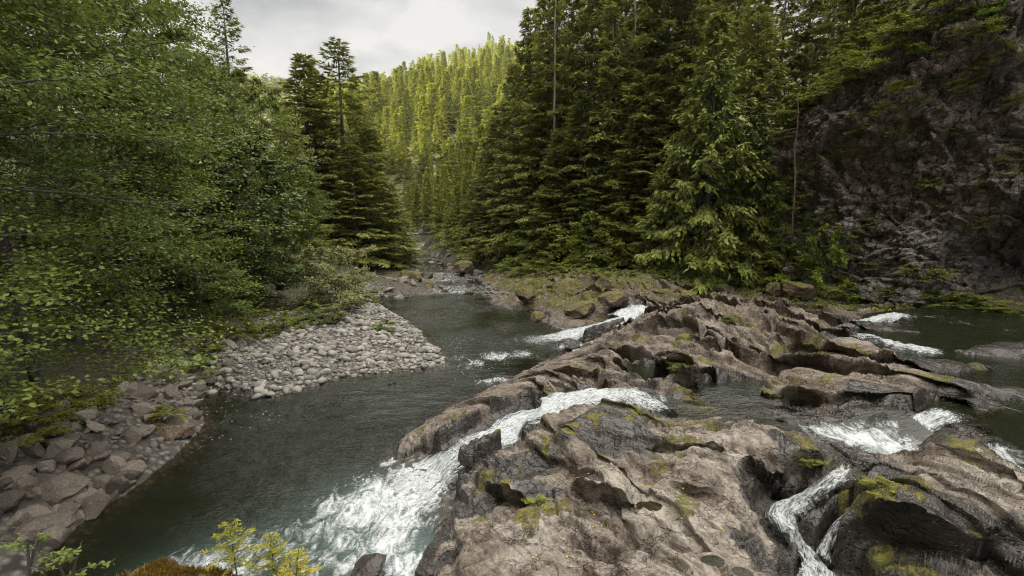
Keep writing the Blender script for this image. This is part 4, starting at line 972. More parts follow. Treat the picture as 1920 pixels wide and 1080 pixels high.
MAPLE = [broadleaf(420, 11, 3.9, base=0.06, limbs=34, tw=8, nleaf=60, leaf=0.26, layer=0.22, spread=0.45)]
BUSH = [broadleaf(430 + i, 3.2, 1.9, base=0.05, limbs=22, tw=7, nleaf=40, leaf=0.17, stems=5, layer=0.4) for i in range(3)]
LOWBUSH = [broadleaf(440 + i, 1.0, 0.75, base=0.02, limbs=16, tw=6, nleaf=26, leaf=0.085, stems=5, layer=0.5) for i in range(3)]
WILLOW = [broadleaf(450, 3.6, 2.2, base=0.04, limbs=40, tw=10, nleaf=55, leaf=0.12, stems=8, layer=0.8, spread=0.4)]
# ------------------------------------------------------------------ cliff on the right
CL = np.array([(17.5, 42), (18.6, 37.5), (20.0, 34.2), (21.6, 31.4), (24.2, 28.2), (28, 24.4), (34, 18), (44, 7)], float)
CLS = np.r_[0, np.cumsum(np.hypot(*np.diff(CL, axis=0).T))]
def cliff_pt(s, z):
    """face point at arc length s and height z, before roughness"""
    x = np.interp(s, CLS, CL[:, 0]); y = np.interp(s, CLS, CL[:, 1])
    e = 0.8; tx = np.interp(s + e, CLS, CL[:, 0]) - np.interp(s - e, CLS, CL[:, 0]); ty = np.interp(s + e, CLS, CL[:, 1]) - np.interp(s - e, CLS, CL[:, 1])
    l = np.hypot(tx, ty) + 1e-9; nx, ny = ty / l, -tx / l         # outwards, over the river
    H = np.interp(s, CLS, [9, 12.5, 14.5, 16.5, 21, 26, 30, 30])
    v = z / H
    off = -0.9 * np.maximum(v, 0) - 0.20 * np.maximum(z - H, 0) * 6
    off = off + 1.0 * np.exp(-((v - 0.80) / 0.18) ** 2) - 2.4 * np.exp(-(((s - 19.5) / 3.0) ** 2 + ((z - 4.6) / 2.2) ** 2)) - 1.2 * np.exp(-(((s - 7.0) / 2.0) ** 2 + ((z - 9.0) / 2.6) ** 2))
    off = off + 0.9 * np.exp(-((z - 1.5) / 1.2) ** 2)
    return x + nx * off, y + ny * off, nx, ny, H
def cliff_surface(s, q):
    """q 0..1 runs up the face, 1..1.35 back over the wooded top"""
    x, y, nx, ny, H = cliff_pt(s, np.zeros_like(s))
    z = np.where(q < 1, q * H, H + (q - 1) * 22)
    x, y, nx, ny, H = cliff_pt(s, z)
    rx, ry = 0.82, 0.57
    # slanting strata low on the wall, blocky brown rock above
    a = s * 0.80 - z * 0.60; b = s * 0.60 + z * 0.80
    low = sst(9.5, 5.5, z + 1.5 * noise2(s * 0.3, z * 0.3, 120))
    d = 0.9 * fbm3(x * 0.22, y * 0.22, z * 0.22, 3, 121) + 0.42 * fbm3(x * 0.75, y * 0.75, z * 0.75, 3, 122)
    blk = np.floor((s + 0.5 * noise2(s * .5, z * .5, 124)) * 0.9) ; hsh = noise2(blk * 3.71 + 0.37, np.floor(z * 0.55 + 0.8 * noise2(s * 0.4, z * 0.3, 125)) * 2.13 + 0.41, 126)
    d = d + (1 - low) * 0.32 * hsh + 0.16 * ridge2(s * 1.7, z * 1.7, 3, 123)
    d = d + low * (0.16 * (1 - 2 * np.abs(noise2(a * 0.5, b * 1.3, 127))) + 0.10 * noise2(a * 1.3, b * 4.0, 128))
    d = d + 0.16 * fbm2(s * 3.2, z * 3.2, 4, 129) + 0.12 * ridge2(s * 0.9 + 0.3 * z, z * 2.6, 4, 134)
    c1, e1 = cells(s * 0.62, y * 0.35, z * 0.62, 140, 0.9); c2, e2 = cells(s * 1.9 + 0.3 * z, y * 0.8, z * 2.1, 141, 0.9)
    d = d * 0.5 + 0.50 * c1 - 0.18 * sst(0.08, 0.0, e1) + 0.17 * c2 - 0.08 * sst(0.1, 0.0, e2)
    d = d * sst(0.0, 0.05, q)
    top = sst(0.97, 1.05, q)
    return x + nx * d * (1 - .6 * top), y + ny * d * (1 - .6 * top), z + 0.25 * d * (1 - top) + top * 0.5 * fbm2(x * .4, y * .4, 3, 130), low
ss, qq = np.meshgrid(np.linspace(0, CLS[-1], 480 if FINE else 260), np.r_[np.linspace(0, 1, 330 if FINE else 180), np.linspace(1.01, 1.9, 50)])
cx_, cy_, cz_, low = cliff_surface(ss, qq)
wet = 0.9 * sst(2.9, 2.2, cz_) + 0.9 * np.exp(-(((ss - 19.5) / 4.0) ** 2 + ((cz_ - 4.0) / 3.0) ** 2)) + 0.5 * sst(0.0, 0.5, fbm2(ss * 0.35, cz_ * 0.18, 3, 131))
moss = sst(0.05, 0.6, fbm2(ss * 0.35, cz_ * 0.5, 4, 132)) * (1 - 0.75 * low) + sst(1.0, 1.1, qq) + 0.5 * sst(3.5, 2.2, cz_)
n_ = NT('cliff_rock'); p_ = n_.pos()
b_ = n_.noise(p_, 0.45, 5, 0.65); m_ = n_.noise(p_, 2.2, 6, 0.7); f_ = n_.noise(p_, 7, 10, 0.75); g_ = n_.noise(p_, 26, 5, 0.75)
vv_ = n_.n('VectorMath', _operation='ADD', i0=p_); q_ = n_.n('TexNoise', Scale=0.9, Detail=5.0); n_.set(q_, 'Vector', p_); n_.t.links.new(q_.outputs['Color'], vv_.inputs[1])
k_ = n_.vor(vv_.outputs[0], 1.3, 'DISTANCE_TO_EDGE').outputs['Distance']; k2_ = n_.vor(vv_.outputs[0], 3.6, 'DISTANCE_TO_EDGE').outputs['Distance']; ck_ = n_.math('MAXIMUM', n_.rng(k_, 0.06, 0.01), n_.rng(k2_, 0.07, 0.01, 0, .7))
c_ = n_.mix(n_.rng(b_, 0.38, 0.62), (0.145, 0.116, 0.086), (0.26, 0.208, 0.158))
c_ = n_.mix(n_.attr('low'), c_, (0.27, 0.255, 0.23))
c_ = n_.mix(n_.rng(m_, 0.50, 0.35, 0, 0.7), c_, (0.045, 0.034, 0.026))
c_ = n_.mix(n_.rng(f_, 0.56, 0.68, 0, 0.8), c_, (0.36, 0.32, 0.28))
c_ = n_.mix(n_.rng(g_, 0.46, 0.36, 0, 0.7), c_, (0.035, 0.028, 0.024)); c_ = n_.mix(n_.rng(g_, 0.60, 0.68, 0, 0.6), c_, (0.42, 0.39, 0.35))
c_ = n_.mix(n_.math('MULTIPLY', ck_, 0.7), c_, (0.02, 0.017, 0.015))
c_ = n_.mix(n_.math('MULTIPLY', n_.attr('wet'), 0.75), c_, n_.mix(0.85, c_, (0.008, 0.008, 0.008)))
mf_ = n_.rng(n_.math('ADD', n_.attr('moss'), n_.math('MULTIPLY', n_.math('SUBTRACT', n_.noise(p_, 2.8, 6, 0.75), 0.5), 1.8)), 0.55, 0.85)
c_ = n_.mix(n_.math('MULTIPLY', mf_, 0.85), c_, n_.ramp(n_.noise(p_, 1.2, 5), [(0.32, (0.03, 0.03, 0.010)), (0.5, (0.085, 0.058, 0.020)), (0.66, (0.11, 0.095, 0.02))]))
M_CLIFF = n_.done(n_.n('BsdfPrincipled', Base__Color=c_, Roughness=n_.math('SUBTRACT', 0.85, n_.math('MULTIPLY', n_.attr('wet'), 0.3)), Normal=n_.bump(n_.math('ADD', n_.math('MULTIPLY', m_, 0.7), n_.math('SUBTRACT', n_.math('MULTIPLY', f_, 0.6), ck_)), 0.9, 0.14)))
obj('cliff', grid_mesh('cliff', cx_, cy_, cz_, None, {'wet': np.clip(wet, 0, 1), 'moss': np.clip(moss, 0, 1), 'low': low * sst(-0.3, 0.4, fbm2(ss * .5, cz_ * .5, 3, 133))}), M_CLIFF, kind='structure')
def cliff_at(px, py):
    """nearest point of the cliff seen along the sight line of a photo point"""
    X_, Y_, D_ = proj(np.stack([cx_, cy_, cz_], -1))
    e = np.hypot(X_ - px, Y_ - py); k = np.where(D_ > 3, e, 1e9).argmin()
    i, j = np.unravel_index(k, cx_.shape); return np.array((cx_[i, j], cy_[i, j], cz_[i, j]))
# ------------------------------------------------------------------ trees where the photo has them
fr = np.random.default_rng(21)
_first = {}
def put(kind, proto, mats, px, top, y, r0, h0, wide, label, cat, group=None, x=None, h=None, sink=0.25):
    """kind name; proto key; the tree stands at distance y under photo column px, its tip at photo row top"""
    p = PD(px, top, y); X_ = p[0] if x is None else x
    z = float(surf_z(X_, y)[0]) - sink; H = (p[2] - z) if h is None else h
    sc = (wide / r0, wide / r0, H / h0); rz = fr.random() * 6.283
    me = proto[0]
    key = id(me)
    if key not in _first:
        _first[key] = plant(kind, proto, mats, (X_, y, z), rz, sc, label, cat, group)
        return _first[key]
    o = copy_tree(_first[key], (X_, y, z), rz, sc, label, cat, group); o.name = kind; return o
FM = (M_BARK, M_FIR); AM = (M_ABARK, M_ALDER); AL = (M_ABARK, M_ALDERL)
def lightcopy(proto): return (proto[0].copy(), proto[1].copy())
ALDL = [lightcopy(p) for p in ALD]

# --- near alders leaning in from the left edge
for (x, y, w, h, i, l) in [(-11.6, 9.3, 5.2, 13.5, 0, 'leafy alder nearest the viewer, grey green leaves hanging over the dark boulder bank'),
                           (-13.8, 13.6, 5.0, 16, 1, 'tall leafy alder just behind the nearest alder at the frame edge'),
                           (-16.6, 18.0, 5.2, 18, 0, 'bushy alder overhanging the top of the boulder bank'),
                           (-16.5, 7.2, 5.0, 18, 1, 'alder closing the upper corner behind the nearest leaves')]:
    put('alder_tree', NEARALD[i], AM, 0, 0, y, (5.4, 5.0)[i], (15, 14)[i], w, l, 'tree', x=x, h=h)
# --- alder slope on the left
for k, (px, top, y, w, light, l) in enumerate([
    (225, -70, 24, 4.0, 0, 'dense alder behind the boulder bank, third tree row of the left slope'), (262, -40, 29, 4.2, 1, 'yellow green alder whose side meets the sky at the top of the left slope'),
    (140, -160, 25, 4.6, 0, None), (205, 120, 21, 3.6, 0, None), (290, 190, 24, 3.4, 1, None), (405, 105, 36, 3.2, 1, 'light green alder crown just under the tip of the lone high fir'),
    (445, 125, 38, 4.0, 1, None), (485, 150, 42, 3.8, 1, 'light green alder on the skyline between the lone high fir and the pair of firs'), (520, 195, 44, 3.6, 1, None), (540, 260, 47, 3.4, 1, 'small alder at the foot of the slimmer of the two riverside firs'),
    (560, 330, 44, 3.0, 0, 'round alder edging the river side of the left slope, above the willow'), (578, 400, 42, 2.3, 1, 'lowest alder of the left slope, leaning over the willow bush'), (395, 200, 31, 3.0, 1, None), 
    (355, 100, 34, 3.2, 0, None), (285, 10, 36, 3.8, 1, None), (100, -100, 30, 5, 0, None), (10, -100, 28, 5, 1, None), (355, 420, 22.5, 2.6, 0, None)]):
    put('alder_tree', (ALDL if light else ALD)[k % 4], AL if light else AM, px, top, y, 4.6, 16, w * 0.9, l or ('light green alder in the crowded alder slope' if light else 'dark green alder in the crowded alder slope'), 'tree', None if l else ('light alders of the left slope' if light else 'dark alders of the left slope'))
for (px, top, y, w, l) in [(452, 255, 30.5, 4.0, 'dark big leaf maple with hanging leaf layers above the gravel bar'), (415, 330, 28.5, 2.7, 'smaller dark maple beside the big leaf maple, its lower leaves in deep shade')]:
    put('maple_tree', MAPLE[0], (M_ABARK, M_MAPLE), px, top, y, 3.9, 11, w, l, 'tree')
# --- conifers on the left
for (pr, px, top, y, w, l) in [
    (GAP[1], 418, -12, 50, 4.6, 'lone high fir rising out of the alder slope into the sky'), (GAP[0], 634, 74, 58, 6.4, 'tall open crowned fir standing left of the sunlit hill'),
    (FIR[3], 566, 103, 60, 5.2, 'slim pointed fir beside the tall open crowned fir'), (FIR[1], 690, 240, 58, 4.6, 'dark fir at the river bend under the tall open crowned fir'),
    (FIR[4], 600, 215, 62, 4.6, None), (FIR[2], 728, 345, 62, 3.6, None), (FIR[0], 660, 270, 54, 4.4, None), (FIR[0], 668, 190, 70, 4.2, None), (FIR[2], 715, 330, 70, 3.2, None), (FIR[3], 655, 330, 58, 3.2, None), (FIR[1], 735, 385, 76, 3.0, None), (FIR[0], 610, 330, 55, 3.4, None), (FIR[2], 540, 190, 70, 4.0, None)]:
    put('fir_tree', pr, FM, px, top, y, 4.6 if pr in FIR[:3] else 3.5 if pr in FIR[3:5] else 5.0, 30, w, l or 'dark fir of the left bank group behind the alders', 'tree', None if l else 'firs of the left bank')
# --- conifer wall on the right
rows = [(893, 335, 72, 3.0, 4, 'small dark fir where the forest wall starts beside the stream'), (912, 262, 69, 3.2, 1, None), (938, 195, 66, 3.5, 3, 'dark fir with its tip just below the hill skyline'), (962, 118, 62, 3.9, 0, 'tall dark fir whose tip touches the hilltop'),
        (992, 14, 58, 4.4, 2, 'first fir of the forest wall to reach the top of the frame'), (1030, -70, 55, 4.6, 1, None), (1075, -30, 53, 4.2, 5, None), (1115, -90, 52, 4.8, 0, None), (1160, -110, 49, 4.6, 2, 'broad dark fir in the middle of the forest wall'),
        (1215, -60, 47, 4.4, 1, None), (1262, -120, 46, 4.6, 3, None), (1305, -60, 45, 4.2, 0, None), (1395, -90, 46, 4.4, 5, None), (1430, -30, 42, 3.8, 2, None), (1010, 150, 54, 3.2, 4, None), (1090, 170, 49, 3.2, 3, None), (1140, 250, 47, 3.0, 1, None), (1235, 190, 44.5, 3.4, 2, None), (1180, 130, 48, 3.4, 4, None), (1285, 120, 43, 3.2, 3, None), (955, 260, 60, 3.2, 1, None), (1045, 245, 50, 3.2, 0, None), (1192, 212, 44.6, 2.8, 4, None), (925, 370, 63, 2.6, 3, None),
        (1480, -60, 45, 3.6, 5, None), (1530, -120, 46, 3.6, 5, None), (1350, -140, 50, 4.6, 5, None), (1000, 60, 66, 4.4, 0, None), (1050, -40, 66, 4.8, 1, None), (1110, -60, 64, 4.6, 5, None), (1170, -60, 62, 4.8, 2, None), (1230, -80, 60, 4.8, 5, None), (1290, -80, 58, 4.6, 0, None), (1330, -40, 56, 4.4, 5, None), (1410, -60, 58, 4.4, 5, None), (1580, -160, 50, 3.8, 5, None), (1640, -200, 52, 4, 5, None), (1620, -160, 41, 3.6, 0, None), (1690, -220, 39, 3.8, 2, None), (1755, -260, 37, 3.8, 1, None), (970, 190, 72, 3.8, 2, None), (930, 240, 80, 3.6, 0, None), (905, 320, 84, 3.4, 1, None)]
for px, top, y, w, i, l in rows:
    put('fir_tree', FIR[i], FM, px, top, y, 4.6 if i < 3 else 3.5 if i < 5 else 4.2, 30, w, l or ('bare stemmed fir in the dark forest wall' if i == 5 else 'dark fir in the dense forest wall'), 'tree', None if l else ('bare stemmed firs of the forest wall' if i == 5 else 'dense firs of the forest wall'))
for (i, px, top, y, w, l) in [(0, 1348, 20, 38.5, 5.4, 'big drooping cedar with bright fronds in front of the forest wall'), (1, 1425, 190, 37.5, 3.4, 'smaller drooping cedar between the big cedar and the red dead pole'), (1, 1268, 250, 40.5, 3.4, 'low spreading cedar at the shaded side of the big drooping cedar')]:
    put('cedar_tree', CEDAR[i], (M_BARK, M_CEDAR), px, top, y, 6.0, 24, w, l, 'tree')
# dead poles
def snag(name, px, top, bot, y, rad, mat, label, twigs):
    a = PD(px, bot, y); b = PD(px + (top - bot) * -0.01, top, y); n = 12; q = np.linspace(0, 1, n)[:, None]
    g = np.random.default_rng(int(px)); gz = float(surf_z(a[0], y)[0]); a = np.array((a[0], y, min(gz, a[2]) - 0.3))
    pts = a + (b - a) * q; pts[:, :2] += g.normal(0, 0.05, (n, 2)); H = b[2] - a[2]
    o = thing(name, tuple(a), 0, 1, label, 'dead tree')
    obj('trunk', tubes_mesh('trunk', [(pts - a, np.linspace(rad, rad * 0.45, n))], 8), mat, o)
    for k in range(twigs):
        z = (0.25 + 0.75 * g.random()) * H; t = g.random() * 6.28; l = 0.3 + 0.9 * g.random(); p = np.array([np.interp(z, pts[:, 2] - a[2], pts[:, 0] - a[0]), np.interp(z, pts[:, 2] - a[2], pts[:, 1] - a[1]), z])
        obj('branch', tubes_mesh('branch', [(np.stack([p, p + np.array([math.cos(t) * l, math.sin(t) * l, -0.15 * l]), p + np.array([math.cos(t) * l * 1.6, math.sin(t) * l * 1.6, -0.45 * l])]), np.array([0.02, 0.013, 0.006]))], 4), mat, o)
snag('dead_tree', 1038, -60, 330, 50.9, 0.15, M_SNAG, 'pale bare dead pole left of the reddish one in the forest wall', 26)
snag('dead_tree', 1188, -60, 330, 46.4, 0.17, M_SNAG, 'pale dead trunk with a sunlit brown upper stem amid the dark firs', 22)
snag('dead_tree', 1493, 175, 425, 34.2, 0.075, M_RSNAG, 'thin reddish dead pole in front of the dark cliff recess', 20)

# --- bushes
def bush(proto, mats, px, py, y, w, h, label, group=None, name='bush', r0=1.9, h0=3.2, z=None, x=None):
    p = PD(px, py, y) if x is None else np.array((x, y, 0.0))
    zz = float(surf_z(p[0], y)[0]) - 0.08 if z is None else z
    key = (id(proto[0]), id(mats[1]))
    if key not in _first:
        pr = proto if id(proto[0]) not in _used else lightcopy(proto)
        _used.add(id(proto[0]))
        _first[key] = plant(name, pr, mats, (p[0], y, zz), fr.random() * 6.28, (w / r0, w / r0, h / h0), label, 'bush', group); return _first[key]
    o = copy_tree(_first[key], (p[0], y, zz), fr.random() * 6.28, (w / r0, w / r0, h / h0), label, 'bush', group); o.name = name; return o
_used = set()
bush(WILLOW[0], (M_ABARK, M_WILLOW), 628, 520, 32.0, 2.5, 4.4, 'large grey green willow bush at the upstream end of the gravel bar', name='willow_bush', r0=2.2, h0=3.6)
bush(WILLOW[0], (M_ABARK, M_WILLOW), 622, 600, 28.5, 1.0, 1.2, 'small grey green willow at the edge of the pale cobbles, below the large willow', name='willow_bush', r0=2.2, h0=3.6)
for px, y, w, h, l in [(533, 26.3, .75, 1.3, 'bright green round bush between the maple shade and the gravel bar'), (470, 24.6, .7, .8, 'yellow green low bush at the maple foot'), (722, 27.6, .7, .75, 'yellow green tuft on the pool end of the gravel bar'), (588, 28.5, .8, 1.2, 'green bush hugging the shaded side of the large willow')]:
    bush(BUSH[0], (M_ABARK, M_LIME), px, 590, y, w, h, l)
for k, (px, y, w, h) in enumerate([(355, 19.5, .7, .7), (388, 21.0, .7, .8), (420, 22.3, .8, .9), (445, 23.5, .7, .8), (500, 25.3, .6, .8), (560, 27, .6, .7), (660, 35, .8, 1.3), (690, 36, .8, 1.2), (460, 24, .5, .5), (405, 23.5, .5, .5)]):
    bush(BUSH[k % 2 + 1], (M_ABARK, M_OLIVE), px, 600, y, w, h, 'olive green low bush at the shaded back edge of the gravel bar', 'olive bushes along the gravel bar')
bush(BUSH[1], (M_ABARK, M_ALDERL), 300, 780, 14.6, .62, .62, 'rounded green bush growing on the brown waterline rock of the boulder bank')
bush(BUSH[2], (M_ABARK, M_ALDERL), 70, 850, 12.0, .9, .7, 'low shaded green bush among the boulders under the nearest alder')
for k, (px, y, w, h, l) in enumerate([(985, 53, 2.2, 4.2, None), (1030, 49, 2.4, 4.6, None), (1075, 47, 2.4, 4.2, None), (1120, 45, 2.6, 5.0, 'tall light green bush with a few white blooms below the pale dead poles'), (1165, 43.5, 2.2, 4.2, None), (1215, 41.5, 2.4, 4.4, None), (1250, 40.2, 2.0, 3.4, None), (950, 57, 2.0, 3.4, None), (915, 61, 2.0, 3.2, None), (1300, 38.6, 1.8, 2.6, None), (1440, 36, 1.8, 3.2, None), (1010, 50, 1.6, 2.2, None), (1095, 45.2, 1.6, 2.4, None), (1190, 41.8, 1.5, 2.2, None), (880, 66, 1.8, 2.6, None)]):
    bush(BUSH[k % 3], (M_ABARK, M_ALDERL if k % 2 else M_MAPLE), px, 480, y, w, h, l or ('mid green bush in the row along the forest foot' if k % 2 else 'dark green bush in the row along the forest foot'), None if l else ('mid green bushes along the forest foot' if k % 2 else 'dark green bushes along the forest foot'))
for px, y, w, h, l in [(1500, 33.6, 1.9, 3.0, 'bright yellow green vine maple reaching out beside the red dead pole'), (1555, 31.6, 1.2, 4.4, 'slender yellow green vine maple against the cliff'), (1425, 36.6, 1.2, 2.0, 'small bright green bush at the big cedar foot'), (1600, 30.4, .9, 1.2, 'small lime bush on the pale ledge at the cliff foot'), (1845, 25.6, 1.2, .9, 'lime green low bush at the waterline under the cliff overhang'), (1905, 24.6, 1.0, .8, 'lime green low bush at the frame edge under the cliff overhang'), (1445, 34.5, .8, 1.0, 'small lime bush between the cedars and the pale ledge'), (1000, 47.5, 1.6, 1.6, 'bright green bush on the mossy river rocks below the forest wall'), (960, 51, 1.5, 1.4, 'bright green bush upstream of the mossy river rocks')]:
    bush(BUSH[0], (M_ABARK, M_LIME), px, 480, y, w, h, l)
for k in range(84):
    y = 56 + 80 * fr.random(); cx0 = np.interp(y, RIVER[:, 1], RIVER[:, 0]); x = cx0 + (1 if k % 2 else -1) * (3.4 + 8 * fr.random()); w = 1.4 + 2.0 * fr.random()
    bush(BUSH[k % 3], (M_ABARK, (M_ALDERL, M_OLIVE, M_LIME)[k % 3]), 0, 0, y, w, w * 1.3, 'leafy bush crowding the bank of the narrow upstream river', 'bushes along the upstream river', x=x)
for k, (px, y, w, h) in enumerate([(1470, 37, 2.2, 7.5), (1500, 36.5, 2.4, 8.5), (1530, 35, 2.0, 7.0), (1455, 39, 2.4, 8.0), (1560, 33.5, 1.6, 5.0), (1490, 39, 2.6, 10.0), (1535, 37.5, 2.4, 10.0)]):
    put('alder_tree', (ALD, ALDL)[k % 2][k % 4], (AM, AL)[k % 2], px, 0, y, 4.6, 16, w, 'small broadleaf tree crowding the cliff corner behind the red dead pole', 'tree', 'small trees at the cliff corner', h=h)
for k, (px, y, w, h) in enumerate([(1620, 30.6, 1.0, 1.0), (1680, 29.2, 1.0, .8), (1720, 28.2, .9, .9), (1760, 27.4, 1.0, 1.0), (1800, 26.6, 1.1, 1.0), (1870, 25.4, 1.1, .9), (1580, 31.6, 1.2, 1.5), (1540, 33, 1.2, 1.6), (1660, 29.8, .8, .7)]):
    bush(BUSH[k % 3], (M_ABARK, (M_LIME, M_OLIVE, M_ALDERL)[k % 3]), px, 540, y, w, h, 'small leafy bush in the row along the cliff foot', 'bushes along the cliff foot')
for k, (px, y, w, h) in enumerate([(1060, 42, 1.1, 1.0), (1090, 40, 1.0, .8), (1030, 45, 1.2, 1.2), (1130, 38.5, 1.0, .8), (1075, 44, 1.2, 1.3), (980, 48, 1.3, 1.3), (1180, 37.5, .9, .8), (925, 55, 1.4, 1.4), (1230, 37.4, 1.0, .9), (1110, 42, 1.2, 1.1)]):
    bush(BUSH[k % 3], (M_ABARK, (M_LIME, M_ALDERL)[k % 2]), px, 540, y, w, h, 'low green bush growing on the mossy rocks below the forest wall', 'bushes on the mossy river rocks')
# green tufts on the shelf and on the cliff wall
for k, (px, py, w, h, l) in enumerate([(1368, 607, .28, .4, 'single yellow green tuft on the knobby rock crest'), (1440, 752, .22, .18, 'green tuft at the rim of the dark hollow'), (1650, 925, .3, .22, 'bright green tuft on the dark wet rock right of the narrow cleft waterfall'), (1520, 850, .25, .14, 'yellow moss tuft on the ledge below the foaming basin'), (1275, 690, .35, .15, 'green moss tuft on the middle shelf above the dark hollow'), (1010, 945, .28, .14, 'yellow green moss tuft on the slab by the wet black face')]):
    z = 1.8
    for _ in range(6):
        p = P(px, py, z); z = 0.5 * z + 0.5 * float(surf_z(p[0], p[1])[0])
    bush(LOWBUSH[k % 3], (M_ABARK, M_OLIVE), 0, 0, p[1], w, h, l, name='plant', r0=.75, h0=1.0, z=z - 0.03, x=p[0])
cr_ = np.random.default_rng(77)
for k, (px, py) in enumerate([(1470, 175), (1500, 165), (1530, 150), (1560, 125), (1590, 108), (1620, 90), (1650, 72), (1680, 52), (1710, 35), (1740, 18), (1770, 5), (1490, 210), (1455, 220), (1520, 190), (1570, 160), (1640, 105), (1700, 60), (1760, 40), (1690, 105), (1600, 140), (1820, 20), (1880, 30), (1480, 250), (1510, 120), (1550, 90), (1600, 60), (1650, 30), (1470, 120), (1560, 50), (1610, 20)]):
    p = cliff_at(px, py); w = 1.0 + 0.9 * cr_.random()
    bush(BUSH[k % 3], (M_ABARK, (M_ALDERL, M_OLIVE, M_LIME)[k % 3]), 0, 0, p[1] + 0.25, w, w * 1.0, 'leafy bush spilling over the slanting cliff edge', 'bushes along the cliff edge', z=p[2] - 0.45, x=p[0] + 0.25)
for k, (px, py) in enumerate([(1560, 330), (1600, 215), (1690, 170), (1760, 150), (1850, 130), (1900, 190), (1600, 470), (1640, 500), (1700, 510), (1760, 520), (1580, 520), (1680, 250), (1880, 300), (1780, 250), (1540, 430), (1850, 350), (1650, 300), (1800, 560), (1740, 545), (1570, 400), (1610, 250), (1660, 210), (1720, 190), (1800, 170), (1580, 280), (1540, 300), (1620, 340), (1720, 300), (1820, 250), (1900, 100), (1860, 70), (1800, 60), (1760, 90), (1700, 130), (1650, 150), (1740, 350), (1840, 420), (1560, 470), (1590, 440), (1630, 420)]):
    p = cliff_at(px, py); w = 0.35 + 0.5 * cr_.random()
    bush(LOWBUSH[k % 3], (M_ABARK, M_OLIVE if k % 2 else M_LIME), 0, 0, p[1] - 0.1, w, w * 0.9, 'small leafy tuft rooted in the cliff wall', 'tufts on the cliff wall', name='plant', r0=.75, h0=1.0, z=p[2] - 0.2, x=p[0] - 0.1)

# --- valley firs upstream
n0 = 0
for k in range(3000):
    px = fr.uniform(660, 985); y = 72 + 125 * fr.random(); x = (px - 960) / FPX * y; cx0 = np.interp(y, RIVER[:, 1], RIVER[:, 0])
    if abs(x - cx0) < 5.0 + (y > 95) * -1.5 or (y < 100 and x > cx0 + 14): continue
    h = (8 + 10 * fr.random()) * (0.6 + 0.4 * min(1, abs(x - cx0) / 16)); n0 += 1
    if n0 > 270: break
    put('fir_tree', MIDFIR[k % 4], (M_BARK, M_FARFIR), 0, 0, y, 3.4, 20, h * 0.19, 'mid green fir crowding the valley floor upstream of the pool', 'tree', 'firs of the upstream valley', x=x, h=h)
# --- hillside: the largest as trees, the rest as one wood
pts = []
for gx0 in np.arange(-210, 120, 7.8):
    for gy0 in np.arange(166, 500, 10.0):
        x = gx0 + fr.uniform(-4, 4); y = gy0 + fr.uniform(-4.5, 4.5); px, py, d = proj(np.array((x, y, float(hill1(np.array(x), np.array(y))))))
        if not (600 < px < 1080): continue
        pts.append((x, y, float(hill1(np.array(x), np.array(y))), d, px))
pts.sort(key=lambda a: a[3]); lo = conifer(390, 20, 3.0, bf=0.02, nb=52, lat=3, need=2, L=1.35, W=0.5, power=1.0, droop=0.4, limbs=False)[1]
lv = np.empty(len(lo.vertices) * 3, np.float32); lo.vertices.foreach_get('co', lv); lv = lv.reshape(-1, 3); lt = np.empty(len(lo.vertices), np.float32); lo.attributes['tint'].data.foreach_get('value', lt)
rest, n1 = [], 0
for k, (x, y, z, d, px) in enumerate(pts):
    h = lerp(27, 14, np.clip((y - 190) / 260, 0, 1)) * (0.55 + 0.85 * fr.random()) * (0.55 + 0.45 * sst(170, 260, y)); w = h * (0.145 + 0.08 * fr.random())
    if n1 < 290 and 650 < px < 980:
        me = FARFIR[k % 5][1]; n1 += 1
        o = obj('hillside_fir', me, M_FARFIR, None, 'young fir among the many on the sunlit far hillside', 'tree', 'firs on the far hillside', None, (x, y, z - 0.5)); o.scale = (w / 3.0, w / 3.0, h / 20); o.rotation_euler = (0, 0, fr.random() * 6.28)
    else: rest.append((x, y, z, h, w))
def wood(name, rest, v0, t0, mat):
    V = []; T = []
    for x, y, z, h, w in rest:
        a = fr.random() * 6.28; c, s = math.cos(a) * w / 3, math.sin(a) * w / 3
        V.append(np.stack([v0[:, 0] * c - v0[:, 1] * s + x, v0[:, 0] * s + v0[:, 1] * c + y, v0[:, 2] * h / 20 + z - 0.5], 1)); T.append(np.clip(t0 + fr.uniform(-0.2, 0.2), 0, 1))
    V = np.concatenate(V); n = len(V) // 4
    obj('forest', new_mesh(name, V, np.arange(n * 4).reshape(n, 4), False, {'tint': np.concatenate(T)}), mat, kind='stuff')
wood('hill_wood', rest, lv, lt, M_FARFIR)
far = []
lo2 = conifer(391, 20, 3.0, bf=0.02, nb=16, lat=2, need=1, L=2.6, W=1.6, droop=0.4, limbs=False)[1]
lv2 = np.empty(len(lo2.vertices) * 3, np.float32); lo2.vertices.foreach_get('co', lv2); lv2 = lv2.reshape(-1, 3); lt2 = np.empty(len(lo2.vertices), np.float32); lo2.attributes['tint'].data.foreach_get('value', lt2)
for k in range(2600):
    y = 560 + 260 * fr.random(); px = 380 + 420 * fr.random(); x = (px - 960) / FPX * y
    far.append((x, y, float(hill2(np.array(x), np.array(y))), 22 + 10 * fr.random(), 4.5))
wood('ridge_wood', far, lv2, lt2, M_FARFIR)
print('trees', n0, n1, len(rest))
